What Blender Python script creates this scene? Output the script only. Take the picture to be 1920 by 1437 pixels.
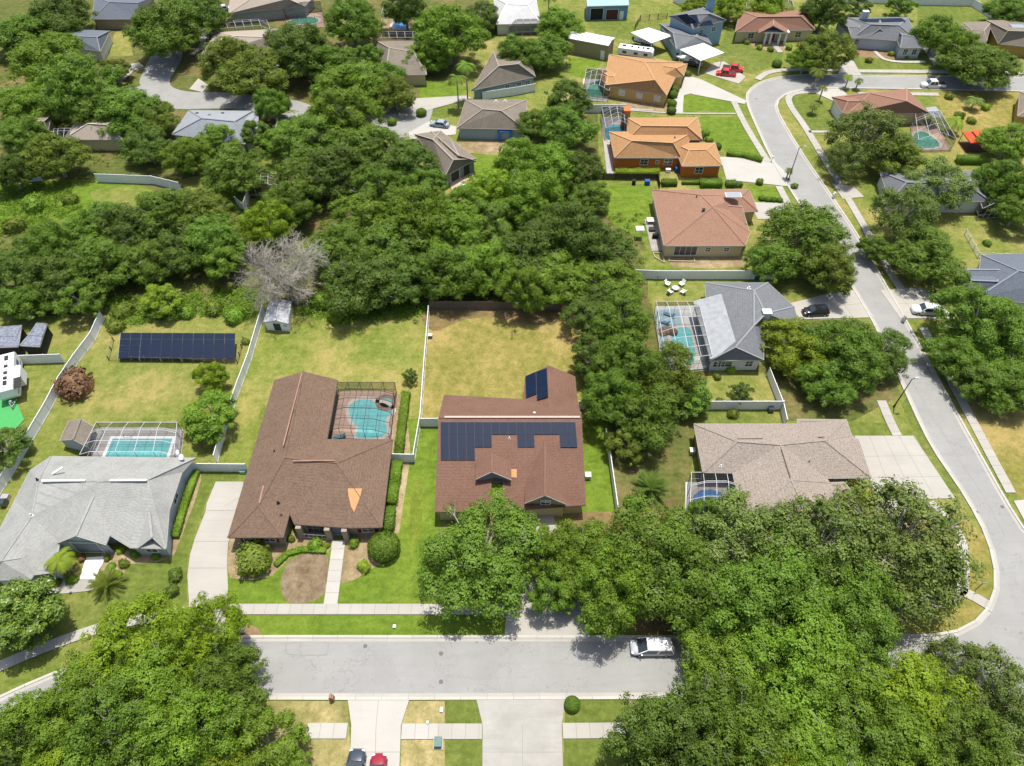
import bpy, bmesh, math, random
from math import radians as R, sin, cos, pi, atan2, hypot
from mathutils import Vector, Matrix
random.seed(7)
for o in list(bpy.data.objects): bpy.data.objects.remove(o, do_unlink=True)
S = bpy.context.scene; COL = S.collection
# ---------------------------------------------------------------- camera, sky, sun, exposure
CAM_H, FOC, PITCH = 85.0, 1330.0, R(49.7)          # metres, pixels at 1920 wide, angle below the horizon
cd = bpy.data.cameras.new('camera'); cam = bpy.data.objects.new('camera', cd); COL.objects.link(cam)
cam.location = (0, 0, CAM_H); cam.rotation_euler = (pi/2-PITCH, 0, 0)
cd.sensor_width = 36; cd.lens = 36*FOC/1920; cd.clip_end = 3000; S.camera = cam
SUNV = Vector((0.08, 0.21, 1.0)).normalized()       # towards the sun: close to overhead, slightly beyond the scene and right
w = bpy.data.worlds.new("World"); S.world = w; w.use_nodes = True
nt = w.node_tree; bg = nt.nodes['Background']; sk = nt.nodes.new('ShaderNodeTexSky')
sk.sky_type = 'NISHITA'; sk.sun_disc = False; sk.dust_density = 3.0; sk.air_density = .8; sk.altitude = 20; sk.sun_elevation = math.asin(SUNV.z); sk.sun_rotation = atan2(SUNV.x, SUNV.y)
nt.links.new(sk.outputs[0], bg.inputs[0]); bg.inputs[1].default_value = 0.15
ld = bpy.data.lights.new('sun', 'SUN'); ld.energy = 4.3; ld.angle = R(0.5); ld.color = (1, 0.965, 0.89)
sun = bpy.data.objects.new('sun', ld); COL.objects.link(sun); sun.rotation_euler = SUNV.to_track_quat('Z', 'Y').to_euler()
S.view_settings.view_transform = 'Standard'; S.view_settings.look = 'None'; S.view_settings.exposure = 0.26; S.view_settings.gamma = 1
S.render.engine = 'CYCLES'
S.cycles.max_bounces = 6; S.cycles.transparent_max_bounces = 12

# ---------------------------------------------------------------- survey: where a sight line meets a level or a plane
FW = Vector((0, cos(PITCH), -sin(PITCH))); UP = Vector((0, sin(PITCH), cos(PITCH))); CP = Vector((0, 0, CAM_H))
def ray(px, py): return FW*FOC + Vector((px-960, 0, 0)) + UP*(718.5-py)
def G(px, py, z=0.0):
    d = ray(px, py); return CP + d*((z-CAM_H)/d.z)
def onplane(px, py, p0, n):
    d = ray(px, py); return CP + d*((p0-CP).dot(n)/d.dot(n))
def ppm(px, py, z=0.0): return FOC/((G(px, py, z)-CP).dot(FW))

# ---------------------------------------------------------------- materials
MATS = {}
def nodes(name):
    m = bpy.data.materials.new(name); m.use_nodes = True; t = m.node_tree; t.nodes.clear(); return m, t
def N(t, k, **kw):
    n = t.nodes.new('ShaderNode'+k)
    for a, b in kw.items():
        if a[0] == '_': n.inputs[a[1:]].default_value = b
        else: setattr(n, a, b)
    return n
def pbsdf(t, rough=.8, spec=.3, metal=0):
    b = N(t, 'BsdfPrincipled'); b.inputs['Roughness'].default_value = rough; b.inputs['Specular IOR Level'].default_value = spec
    b.inputs['Metallic'].default_value = metal
    o = N(t, 'OutputMaterial'); t.links.new(b.outputs[0], o.inputs[0]); return b
def c4(c): return (c[0], c[1], c[2], 1)
def mixc(t, f, a, b):
    m = N(t, 'Mix', data_type='RGBA'); L = t.links
    if isinstance(f, (int, float)): m.inputs[0].default_value = f
    else: L.new(f, m.inputs[0])
    for i, v in ((6, a), (7, b)):
        if isinstance(v, tuple): m.inputs[i].default_value = c4(v)
        else: L.new(v, m.inputs[i])
    return m.outputs[2]
def ramp(t, src, lo, hi):
    r = N(t, 'MapRange'); r.inputs[1].default_value = lo; r.inputs[2].default_value = hi; t.links.new(src, r.inputs[0]); return r.outputs[0]
def noise(t, vec, scale, detail=3, rough=.55, w=0):
    n = N(t, 'TexNoise', noise_dimensions='4D'); n.inputs['Scale'].default_value = scale; n.inputs['Detail'].default_value = detail
    n.inputs['Roughness'].default_value = rough; n.inputs['W'].default_value = w
    if vec is not None: t.links.new(vec, n.inputs['Vector'])
    return n.outputs[0]
def scaled(c, k): return tuple(min(1, x*k) for x in c)
def bump(t, b, src, d=.02, s=.5):
    n = N(t, 'Bump'); n.inputs['Distance'].default_value = d; n.inputs['Strength'].default_value = s
    t.links.new(src, n.inputs['Height']); t.links.new(n.outputs[0], b.inputs['Normal'])
def wpos(t): return N(t, 'NewGeometry').outputs['Position']
def opos(t): return N(t, 'TexCoord').outputs['Object']
def plain(name, c, rough=.6, var=.12, scale=2.0, spec=.3, metal=0):
    """one colour with weathering"""
    if name in MATS: return MATS[name]
    m, t = nodes(name); b = pbsdf(t, rough, spec, metal); v = wpos(t)
    f = ramp(t, noise(t, v, scale, 4), .3, .7); a = mixc(t, f, scaled(c, 1-var), scaled(c, 1+var*.6))
    t.links.new(a, b.inputs[0]); MATS[name] = m; return m
def grass(name, green, dry, amount, seed, dirt=(.30, .22, .12), dirtamt=.0, mow=True):
    if name in MATS: return MATS[name]
    m, t = nodes(name); b = pbsdf(t, .95, .1); v = wpos(t)
    big = noise(t, v, .09, 4, .6, seed); mid = noise(t, v, .7, 5, .7, seed+3); fine = noise(t, v, 2.6, 5, .85, seed+5); vf = noise(t, v, 22.0, 2, .8, seed+6)
    add = N(t, 'Math', operation='ADD'); t.links.new(big, add.inputs[0]); 
    mm = N(t, 'Math', operation='MULTIPLY_ADD'); t.links.new(mid, mm.inputs[0]); mm.inputs[1].default_value = .75; mm.inputs[2].default_value = -.375; t.links.new(mm.outputs[0], add.inputs[1])
    f = ramp(t, add.outputs[0], .68-amount*.55, 1.08-amount*.55)
    a = mixc(t, f, green, dry)
    g2 = mixc(t, ramp(t, mid, .35, .7), scaled(green, .72), scaled(green, 1.15)); a = mixc(t, f, g2, a)
    if dirtamt: a = mixc(t, ramp(t, noise(t, v, .35, 6, .7, seed+9), .72-dirtamt*.35, .82-dirtamt*.35), a, dirt)
    if mow:
        wv = N(t, 'TexWave', bands_direction='Y'); wv.inputs['Scale'].default_value = .28; wv.inputs['Distortion'].default_value = 6.0; t.links.new(v, wv.inputs['Vector']); a = mixc(t, ramp(t, wv.outputs[0], .2, .8), a, mixc(t, .07, a, (.34, .36, .10)))
    k = mixc(t, ramp(t, fine, .3, .7), (.66, .68, .62), (1.2, 1.18, 1.15)); k2 = mixc(t, ramp(t, vf, .3, .7), (.75, .75, .75), (1.2, 1.2, 1.15))
    for kk in (k, k2):
        x = N(t, 'Mix', data_type='RGBA', blend_type='MULTIPLY'); x.inputs[0].default_value = 1
        t.links.new(a, x.inputs[6]); t.links.new(kk, x.inputs[7]); a = x.outputs[2]
    t.links.new(a, b.inputs[0]); bump(t, b, vf, .06, .7); MATS[name] = m; return m
def paving(name, c, var=.15, stain=.25, seed=0, rough=.9, crack=False):
    if name in MATS: return MATS[name]
    m, t = nodes(name); b = pbsdf(t, rough, .2); v = wpos(t)
    a = mixc(t, ramp(t, noise(t, v, .25, 5, .65, seed), .3, .7), scaled(c, 1-var), scaled(c, 1+var*.5))
    mp = N(t, 'Mapping'); mp.inputs['Scale'].default_value = (.12, 1.2, 1); t.links.new(v, mp.inputs[0])
    a = mixc(t, ramp(t, noise(t, mp.outputs[0], 1.0, 5, .7, seed+1), .5, .78), a, scaled(c, 1-stain*.8))
    a = mixc(t, ramp(t, noise(t, v, 1.3, 6, .75, seed+2), .58, .75), a, scaled(c, 1-stain))
    a = mixc(t, ramp(t, noise(t, v, 14, 3, .8, seed+4), .35, .65), a, mixc(t, .5, a, scaled(c, .8)))
    gi = N(t, 'NewGeometry'); a = mixc(t, mul(t, gi.outputs['Random Per Island'], .22), a, scaled(c, .62))
    if crack:
        vo = N(t, 'TexVoronoi', feature='DISTANCE_TO_EDGE'); vo.inputs['Scale'].default_value = .16; wv = N(t, 'Mix', data_type='VECTOR'); wv.inputs[0].default_value = .18; t.links.new(v, wv.inputs[4]); nn_ = N(t, 'TexNoise'); nn_.inputs['Scale'].default_value = .8; t.links.new(v, nn_.inputs['Vector'])
        sc_ = N(t, 'VectorMath', operation='SCALE'); sc_.inputs[3].default_value = 6; t.links.new(nn_.outputs['Color'], sc_.inputs[0]); ad = N(t, 'VectorMath', operation='ADD'); t.links.new(v, ad.inputs[0]); t.links.new(sc_.outputs[0], ad.inputs[1]); t.links.new(ad.outputs[0], vo.inputs['Vector'])
        a = mixc(t, ramp(t, vo.outputs[0], .012, .003), a, mixc(t, .35, a, (.12, .12, .11)))
    t.links.new(a, b.inputs[0]); bump(t, b, noise(t, v, 18, 2, .6, 3), .01, .5); MATS[name] = m; return m
def shingle(name, c, c2, streak=.25, seed=0):
    """asphalt shingle: courses follow the height, tabs speckle, weather streaks"""
    if name in MATS: return MATS[name]
    m, t = nodes(name); b = pbsdf(t, .92, .15); v = opos(t)
    sep = N(t, 'SeparateXYZ'); t.links.new(v, sep.inputs[0])
    w_ = N(t, 'Math', operation='MULTIPLY'); w_.inputs[1].default_value = 2*pi/.12; t.links.new(sep.outputs[2], w_.inputs[0])
    s_ = N(t, 'Math', operation='SINE'); t.links.new(w_.outputs[0], s_.inputs[0])
    tab = noise(t, v, 4.5, 3, .8, seed); big = noise(t, v, .45, 5, .65, seed+1); fine = noise(t, v, 16, 2, .8, seed+2)
    a = mixc(t, ramp(t, tab, .36, .62), c, c2)
    a = mixc(t, ramp(t, fine, .3, .7), mixc(t, .25, a, (0, 0, 0)), a)
    a = mixc(t, ramp(t, big, .45, .72), a, mixc(t, streak, a, scaled(c, .45)))
    a = mixc(t, ramp(t, s_.outputs[0], .7, 1.0), a, mixc(t, .16, a, (0, 0, 0)))
    t.links.new(a, b.inputs[0]); bump(t, b, tab, .03, .7); MATS[name] = m; return m
def leafmat(name, c, c2, trans=.38, rough=.55):
    if name in MATS: return MATS[name]
    m, t = nodes(name); o = N(t, 'OutputMaterial'); b = N(t, 'BsdfPrincipled')
    b.inputs['Roughness'].default_value = rough; b.inputs['Specular IOR Level'].default_value = .25
    g = N(t, 'NewGeometry'); v = g.outputs['Position']
    a = mixc(t, g.outputs['Random Per Island'], c, c2)
    big = noise(t, v, .38, 3, .6); a = mixc(t, ramp(t, big, .35, .68), mixc(t, .35, a, scaled(c, .6)), mixc(t, .3, a, scaled(c2, 1.25)))
    oi = N(t, 'ObjectInfo'); hs = N(t, 'HueSaturation'); t.links.new(a, hs.inputs['Color'])
    t.links.new(mul(t, oi.outputs['Random'], .014, .494), hs.inputs['Hue']); t.links.new(mul(t, oi.outputs['Random'], .3, .88), hs.inputs['Value'])
    tr = N(t, 'BsdfTranslucent'); mx = N(t, 'MixShader'); mx.inputs[0].default_value = trans
    t.links.new(hs.outputs[0], b.inputs[0]); t.links.new(hs.outputs[0], tr.inputs[0])
    t.links.new(b.outputs[0], mx.inputs[1]); t.links.new(tr.outputs[0], mx.inputs[2]); t.links.new(mx.outputs[0], o.inputs[0])
    MATS[name] = m; return m
def mul(t, s, k, add=0):
    n = N(t, 'Math', operation='MULTIPLY_ADD'); n.inputs[1].default_value = k; n.inputs[2].default_value = add; t.links.new(s, n.inputs[0]); return n.outputs[0]
def screenmat(name, c, op):
    if name in MATS: return MATS[name]
    m, t = nodes(name); o = N(t, 'OutputMaterial'); b = N(t, 'BsdfDiffuse'); b.inputs[0].default_value = c4(c)
    tr = N(t, 'BsdfTransparent'); mx = N(t, 'MixShader'); mx.inputs[0].default_value = op
    t.links.new(tr.outputs[0], mx.inputs[1]); t.links.new(b.outputs[0], mx.inputs[2]); t.links.new(mx.outputs[0], o.inputs[0]); MATS[name] = m; return m
def water(name, c):
    if name in MATS: return MATS[name]
    m, t = nodes(name); b = pbsdf(t, .06, .5); v = wpos(t)
    vo = N(t, 'TexVoronoi'); vo.inputs['Scale'].default_value = 1.6; t.links.new(v, vo.inputs['Vector'])
    a = mixc(t, ramp(t, noise(t, v, .5, 3), .3, .7), scaled(c, .85), scaled(c, 1.1)); a = mixc(t, ramp(t, vo.outputs[0], 0, .7), a, mixc(t, .15, a, (.6, .85, .85)))
    t.links.new(a, b.inputs[0]); bump(t, b, noise(t, v, 2.5, 2), .02, .3); MATS[name] = m; return m
def paint(name, c, rough=.25):
    if name in MATS: return MATS[name]
    m, t = nodes(name); b = pbsdf(t, rough, .5); b.inputs['Base Color'].default_value = c4(c); b.inputs['Coat Weight'].default_value = .6; MATS[name] = m; return m

GLASS = paint('window_glass', (.035, .05, .06), .08); CAGEW = plain('cage_white', (.58, .59, .60), .5, .06); WHITE = plain('white_paint', (.78, .78, .76), .5, .06)
CONC = paving('concrete', (.43, .408, .36), .12, .22, 1); CONCW = paving('bright_concrete', (.475, .455, .41), .10, .2, 5)
CONCD = paving('worn_concrete', (.40, .385, .345), .25, .42, 8)
ASPH = paving('faded_asphalt', (.325, .322, .305), .16, .22, 11, .9, True); KERB = paving('kerb_concrete', (.50, .48, .43), .12, .3, 4)
JOINT = plain('joint_grime', (.26, .24, .2), .9)
VINYL = plain('white_vinyl', (.80, .81, .82), .45, .08); BLACK = plain('black_rubber', (.02, .02, .02), .8); DARKM = plain('dark_bronze', (.035, .03, .028), .5)
BARK = plain('grey_bark', (.33, .30, .26), .95, .35, 5); WOOD = plain('weathered_wood', (.16, .13, .10), .9, .3, 4); STEEL = plain('galvanised_steel', (.45, .46, .47), .45, .1, 2, .5, .5)
SOLAR = plain('solar_cell', (.006, .015, .038), .55, .12, 1, .15); SOLARF = plain('panel_frame', (.035, .045, .085), .6, .05, 1, .15)
MULCH = grass('bare_mulch', (.22, .16, .11), (.36, .29, .22), .6, 31, (.14, .09, .06), .5); SAND = grass('sandy_soil', (.30, .22, .13), (.50, .40, .28), .6, 33, (.2, .22, .06), .35)
REDMULCH = grass('red_mulch', (.26, .16, .10), (.36, .26, .17), .5, 35); CANV = plain('white_metal_roof', (.85, .85, .84), .35, .04)

# ---------------------------------------------------------------- mesh building
class MB:
    def __init__(s): s.v = []; s.f = []; s.m = []
    def vv(s, p): s.v.append(tuple(p)); return len(s.v)-1
    def face(s, pts, m=0):
        i = [s.vv(p) for p in pts]; s.f.append(i); s.m.append(m)
    def hexa(s, b, t, m=0):            # b, t: matching bottom and top loops
        n = len(b); i = [s.vv(p) for p in b]; j = [s.vv(p) for p in t]
        s.f.append(i[::-1]); s.m.append(m); s.f.append(j); s.m.append(m)
        for k in range(n): s.f.append([i[k], i[(k+1) % n], j[(k+1) % n], j[k]]); s.m.append(m)
        return s
    def box(s, c, d, rz=0, m=0):
        x, y, z = d[0]/2, d[1]/2, d[2]/2; a, b = cos(rz), sin(rz)
        q = [(c[0]+u*x*a-v*y*b, c[1]+u*x*b+v*y*a) for u, v in ((-1, -1), (1, -1), (1, 1), (-1, 1))]
        return s.hexa([(p[0], p[1], c[2]-z) for p in q], [(p[0], p[1], c[2]+z) for p in q], m)
    def bar(s, a, b, w, h=None, m=0):
        a = Vector(a); b = Vector(b); h = h or w; d = (b-a)
        if d.length < 1e-5: return s
        d.normalize(); u = Vector((0, 0, 1)) if abs(d.z) < .95 else Vector((1, 0, 0)); sx = d.cross(u).normalized()*w/2; sy = sx.cross(d).normalized()*h/2
        q = [-sx-sy, sx-sy, sx+sy, -sx+sy]; return s.hexa([a+k for k in q], [b+k for k in q], m)
    def cone(s, a, b, r0, r1, n=8, m=0):
        a = Vector(a); b = Vector(b); d = (b-a).normalized(); u = Vector((0, 0, 1)) if abs(d.z) < .95 else Vector((1, 0, 0)); x = d.cross(u).normalized(); y = x.cross(d)
        return s.hexa([a+(x*cos(k*2*pi/n)+y*sin(k*2*pi/n))*r0 for k in range(n)][::1], [b+(x*cos(k*2*pi/n)+y*sin(k*2*pi/n))*r1 for k in range(n)], m)
    def dome(s, c, r, n=10, k=5, m=0, z0=0):
        rows = []
        for j in range(k+1):
            a = (pi/2)*(j/k)*(1-z0)+z0*(pi/2); rows.append([s.vv((c[0]+r[0]*cos(a)*cos(i*2*pi/n), c[1]+r[1]*cos(a)*sin(i*2*pi/n), c[2]+r[2]*sin(a))) for i in range(n)])
        for j in range(k):
            for i in range(n): s.f.append([rows[j][i], rows[j][(i+1) % n], rows[j+1][(i+1) % n], rows[j+1][i]]); s.m.append(m)
        return s
    def build(s, name, mats, parent=None, org=None, smooth=False):
        me = bpy.data.meshes.new(name); o0 = Vector(org) if org is not None else Vector((parent['ox'], parent['oy'], 0)) if parent is not None and 'ox' in parent else Vector((0, 0, 0))
        me.from_pydata([tuple(Vector(p)-o0) for p in s.v], [], s.f)
        if not isinstance(mats, (list, tuple)): mats = [mats]
        for q in mats: me.materials.append(q)
        if len(mats) > 1: me.polygons.foreach_set('material_index', s.m)
        if smooth: me.polygons.foreach_set('use_smooth', [True]*len(s.f))
        me.update(); o = bpy.data.objects.new(name, me); COL.objects.link(o)
        if parent is not None:
            o.parent = parent
            if 'ox' in parent: o['ox'] = parent['ox']; o['oy'] = parent['oy']
        else: o.location = o0
        return o
def tag(o, label, cat, group=None, kind=None):
    if label: o['label'] = label
    if cat: o['category'] = cat
    if group: o['group'] = group
    if kind: o['kind'] = kind
    return o
def thing(name, label, cat, loc, rz=0, group=None, world=True):
    o = bpy.data.objects.new(name, None); COL.objects.link(o); o.location = (loc[0], loc[1], loc[2] if len(loc) > 2 else 0); o.rotation_euler.z = rz
    o.empty_display_size = .1
    if world: o['ox'] = float(loc[0]); o['oy'] = float(loc[1])
    return tag(o, label, cat, group)
def dup(root, loc, rz=0, sc=None, label=None, mats=None, group=None):
    r = root.copy(); COL.objects.link(r); r.location = loc; r.rotation_euler = (0, 0, rz)
    if sc is not None: r.scale = sc
    if label: r['label'] = label
    if group: r['group'] = group
    for ch in root.children:
        c = ch.copy(); COL.objects.link(c); c.parent = r
        if mats and ch.name.split('.')[0] in mats: c.material_slots[0].link = 'OBJECT'; c.material_slots[0].material = mats[ch.name.split('.')[0]]
        for g in ch.children: d = g.copy(); COL.objects.link(d); d.parent = c
    return r
def smoothline(p, n=6, closed=False):
    out = []; k = len(p)
    rng = range(k) if closed else range(k-1)
    for i in rng:
        a = p[(i-1) % k] if closed or i > 0 else p[i]; b = p[i]; c = p[(i+1) % k]; d = p[(i+2) % k] if closed or i+2 < k else c
        for j in range(n):
            t = j/n; out.append(tuple(.5*((2*b[q])+(-a[q]+c[q])*t+(2*a[q]-5*b[q]+4*c[q]-d[q])*t*t+(-a[q]+3*b[q]-3*c[q]+d[q])*t**3) for q in (0, 1)))
    if not closed: out.append(tuple(p[-1][:2]))
    return out
LEVELS = []; SLABS = []
def crosses(A, B):
    def inside(p, P):
        r = False
        for i in range(len(P)):
            a, b = P[i], P[i-1]
            if (a.y > p.y) != (b.y > p.y) and p.x < (b.x-a.x)*(p.y-a.y)/(b.y-a.y)+a.x: r = not r
        return r
    if max(p.x for p in A) < min(p.x for p in B) or max(p.x for p in B) < min(p.x for p in A) or max(p.y for p in A) < min(p.y for p in B) or max(p.y for p in B) < min(p.y for p in A): return False
    if any(inside(p, B) for p in A) or any(inside(p, A) for p in B): return True
    def o(a, b, c): return (b.x-a.x)*(c.y-a.y)-(b.y-a.y)*(c.x-a.x)
    for i in range(len(A)):
        for j in range(len(B)):
            a, b, c, d = A[i-1], A[i], B[j-1], B[j]
            if o(a, b, c)*o(a, b, d) < 0 and o(c, d, a)*o(c, d, b) < 0: return True
    return False
def sheet(name, px, z, mat, smooth=0, thick=0.0):
    """ground area from its outline"""
    if smooth: px = smoothline(px, smooth, True)
    w_ = [G(x, y) for x, y in px]; b = MB()
    if z < .015:           # soft ground: each sheet 4 mm above the ones it lies on
        k = 1+max([l for P, l in LEVELS if crosses(w_, P)]+[0]); z = .004*k; LEVELS.append((w_, k))
    elif thick:            # slabs: clear of slabs they meet
        k = 1+max([l for P, l in SLABS if crosses(w_, P)]+[0]); z = max(z, .10)+.004*k; SLABS.append((w_, k))
    if sum(w_[i].x*w_[(i+1) % len(w_)].y-w_[(i+1) % len(w_)].x*w_[i].y for i in range(len(w_))) < 0: w_.reverse()
    if thick: b.hexa([(p.x, p.y, z-thick) for p in w_], [(p.x, p.y, z) for p in w_])
    else: b.face([(p.x, p.y, z) for p in w_])
    o = b.build(name, mat); bm = bmesh.new(); bm.from_mesh(o.data); bmesh.ops.triangulate(bm, faces=[f for f in bm.faces if len(f.verts) > 4]); bm.to_mesh(o.data); bm.free()
    o['kind'] = 'structure'; return o
def sideline(w_, d):
    out = []
    for i, p in enumerate(w_):
        a = w_[max(0, i-1)]; b = w_[min(len(w_)-1, i+1)]; t = (b-a); t.z = 0; t.normalize(); out.append(Vector((p.x-t.y*d, p.y+t.x*d, 0)))
    return out
def resample(w_, step):
    out = [w_[0].copy()]; left = step
    for i in range(len(w_)-1):
        a, b = w_[i], w_[i+1]; L = (b-a).length; t = left
        while t < L: out.append(a+(b-a)*(t/L)); t += step
        left = t-L
    if (out[-1]-w_[-1]).length > step*.2: out.append(w_[-1].copy())
    return out
def strip(name, px, d0, d1, z, mat, step=1.5, gap=0.0, thick=.1, smooth=5, label=None):
    """a walk or kerb that follows a line; d0..d1 metres to its left"""
    w_ = [G(x, y) for x, y in (smoothline(px, smooth) if smooth else px)]; w_ = resample(w_, step)
    A = sideline(w_, d0); B = sideline(w_, d1); b = MB()
    for i in range(len(w_)-1):
        a0, a1, b0, b1 = A[i], A[i+1], B[i], B[i+1]
        if gap: g = gap/2/max(.2, (w_[i+1]-w_[i]).length); a0, a1 = a0.lerp(a1, g), a1.lerp(a0, g); b0, b1 = b0.lerp(b1, g), b1.lerp(b0, g)
        q = [a0, a1, b1, b0] if d1 > d0 else [a0, b0, b1, a1]
        b.hexa([(p.x, p.y, z-thick) for p in q], [(p.x, p.y, z) for p in q])
    if gap:
        for i in range(len(w_)-1):
            q = [A[i], A[i+1], B[i+1], B[i]] if d1 > d0 else [A[i], B[i], B[i+1], A[i+1]]; b.face([(p.x, p.y, z-.012) for p in q], 1)
    o = b.build(name, [mat, JOINT]); o['kind'] = 'structure'; return o
# ================================================================ ground, roads, walks
GREEN = grass('green_lawn', (.135, .215, .024), (.24, .275, .045), .42, 1)
MID = grass('patchy_lawn', (.155, .205, .038), (.33, .275, .105), .70, 2)
DRY = grass('dry_lawn', (.205, .205, .045), (.37, .28, .11), .8, 3, (.34, .22, .11), .25)
OLIVE = grass('olive_lawn', (.135, .18, .036), (.27, .25, .085), .5, 4)
STRAW = grass('straw_lawn', (.22, .21, .07), (.46, .37, .19), .8, 5)
FLOOR = grass('leaf_litter', (.10, .13, .03), (.24, .17, .09), .6, 6, (.16, .10, .055), .5)
LITTER = grass('brown_litter', (.20, .15, .07), (.34, .22, .11), .7, 16, (.12, .07, .04), .4)
b = MB(); b.face([(-700, -60, 0), (700, -60, 0), (700, 1500, 0), (-700, 1500, 0)]); o = b.build('ground', MID); o['kind'] = 'structure'
L1, L2, L3 = .004, .008, .012
def lawn(px, mat, z=L1, sm=0): return sheet('lawn', px, z, mat, sm)
# wooded lots
sheet('wood_floor', [(-300, 345), (120, 340), (330, 345), (470, 400), (560, 370), (830, 380), (1000, 300), (1120, 200), (1125, 380), (1170, 400), (1215, 470), (1218, 580), (1100, 600), (1060, 572), (805, 572), (800, 600), (620, 600), (540, 570), (480, 560), (350, 590), (200, 590), (-300, 600)], L1, FLOOR)
sheet('wood_floor', [(-300, -40), (700, -40), (900, -40), (940, 60), (860, 110), (780, 240), (720, 260), (480, 300), (330, 340), (-300, 330)], L1, FLOOR)
lawn([(0, 345), (60, 342), (180, 340), (275, 350), (290, 385), (230, 405), (130, 415), (0, 430), (-80, 400)], GREEN, L2, 3)
lawn([(170, 360), (270, 352), (285, 385), (215, 400)], MID, L3, 3)
# yards
lawn([(195, 600), (480, 590), (400, 868), (365, 882), (95, 856), (112, 780), (160, 740), (185, 690)], MID, L2)
lawn([(484, 600), (800, 580), (787, 850), (745, 860), (735, 740), (630, 715), (515, 700), (490, 760), (468, 866), (405, 866)], grass('yard_lawn', (.16, .215, .036), (.335, .285, .10), .70, 12), L2)
lawn([(806, 578), (1075, 580), (1100, 600), (1085, 700), (1090, 790), (800, 790), (790, 780)], DRY, L2)
sheet('leaf_litter', [(808, 578), (1070, 578), (1060, 600), (1000, 610), (930, 596), (870, 600), (812, 622)], L3, LITTER, 3)
lawn([(760, 785), (825, 790), (820, 960), (850, 1136), (634, 1134), (645, 1020), (705, 1060), (740, 1000), (735, 870)], GREEN, L2)
lawn([(776, 905), (792, 910), (790, 980), (772, 1050), (768, 980)], grass('worn_green', (.155, .215, .026), (.27, .26, .06), .6, 19), L3, 3)
lawn([(1090, 790), (1140, 790), (1158, 960), (1090, 965)], GREEN, L2)
lawn([(427, 1075), (520, 1068), (530, 1134), (426, 1134)], GREEN, L2)
lawn([(500, 1020), (625, 1010), (608, 1134), (526, 1134)], GREEN, L2)
lawn([(420, 1154), (1200, 1154), (1200, 1193), (420, 1193)], GREEN, L2)
lawn([(372, 884), (447, 884), (447, 906), (400, 906), (352, 1030), (350, 1134), (200, 1165), (110, 1200), (-60, 1260), (-60, 1140), (180, 1105), (230, 1060), (315, 1045)], OLIVE, L2)
lawn([(480, 1315), (652, 1315), (659, 1437), (560, 1500), (440, 1500)], STRAW, L2); 
lawn([(768, 1315), (834, 1315), (834, 1500), (750, 1500), (753, 1358)], STRAW, L2)
lawn([(834, 1315), (893, 1315), (905, 1360), (905, 1500), (834, 1500)], OLIVE, L2)
lawn([(1060, 1312), (1250, 1312), (1260, 1500), (1055, 1500)], OLIVE, L2)
lawn([(1215, 525), (1325, 525), (1322, 560), (1215, 560)], MID, L2)
sheet('leaf_litter', [(1200, 560), (1222, 570), (1240, 680), (1335, 690), (1440, 700), (1465, 790), (1600, 790), (1690, 740), (1600, 600), (1480, 600), (1440, 680), (1330, 690), (1310, 800), (1280, 960), (1160, 1000), (1140, 790), (1090, 760), (1100, 600)], L1, FLOOR)
sheet('leaf_litter', [(1090, 960), (1700, 960), (1850, 1000), (1860, 1100), (1830, 1160), (1700, 1190), (1200, 1190), (1110, 1150), (1000, 1100), (1010, 1010)], L1, LITTER)
lawn([(1303, 768), (1448, 768), (1458, 795), (1302, 795)], OLIVE, L2); lawn([(1590, 790), (1672, 795), (1676, 818), (1604, 818)], OLIVE, L2)
lawn([(1120, 350), (1220, 345), (1225, 440), (1200, 450), (1150, 420), (1120, 390)], GREEN, L2); lawn([(1200, 470), (1400, 470), (1400, 504), (1210, 504)], MID, L2)
lawn([(1280, 178), (1370, 188), (1376, 212), (1345, 214), (1322, 205), (1300, 213), (1283, 210)], GREEN, L2, 3)
lawn([(1312, 220), (1385, 220), (1430, 296), (1400, 300), (1340, 275), (1316, 250)], GREEN, L2)
lawn([(1400, 350), (1455, 350), (1465, 380), (1420, 380)], GREEN, L2)
lawn([(1065, 108), (1128, 112), (1122, 132), (1100, 150), (1068, 140)], GREEN, L2); lawn([(1100, 36), (1235, 40), (1250, 60), (1185, 75), (1120, 70)], OLIVE, L2)
lawn([(1480, 180), (1530, 176), (1560, 220), (1560, 245), (1515, 245), (1490, 215)], OLIVE, L2); lawn([(1590, 98), (1660, 105), (1755, 118), (1765, 130), (1605, 130)], OLIVE, L2)
lawn([(1360, 60), (1470, 95), (1465, 118), (1410, 140), (1340, 120)], OLIVE, L2)
lawn([(805, 200), (850, 190), (862, 215), (830, 222), (808, 218)], OLIVE, L2); lawn([(790, 150), (880, 165), (850, 185), (785, 186)], GREEN, L2)
lawn([(880, 280), (1010, 280), (1000, 340), (900, 370)], GREEN, L2)
lawn([(1800, 745), (1930, 740), (2000, 1000), (1905, 925)], DRY, L2); lawn([(1750, 170), (1930, 175), (1930, 300), (1800, 290)], DRY, L2)
lawn([(1830, 440), (1920, 440), (1920, 530), (1820, 530)], MID, L2); lawn([(1720, 10), (1860, 12), (1850, 40), (1720, 44)], OLIVE, L2)
lawn([(215, 60), (240, 58), (250, 105), (205, 106)], MID, L2)
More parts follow.
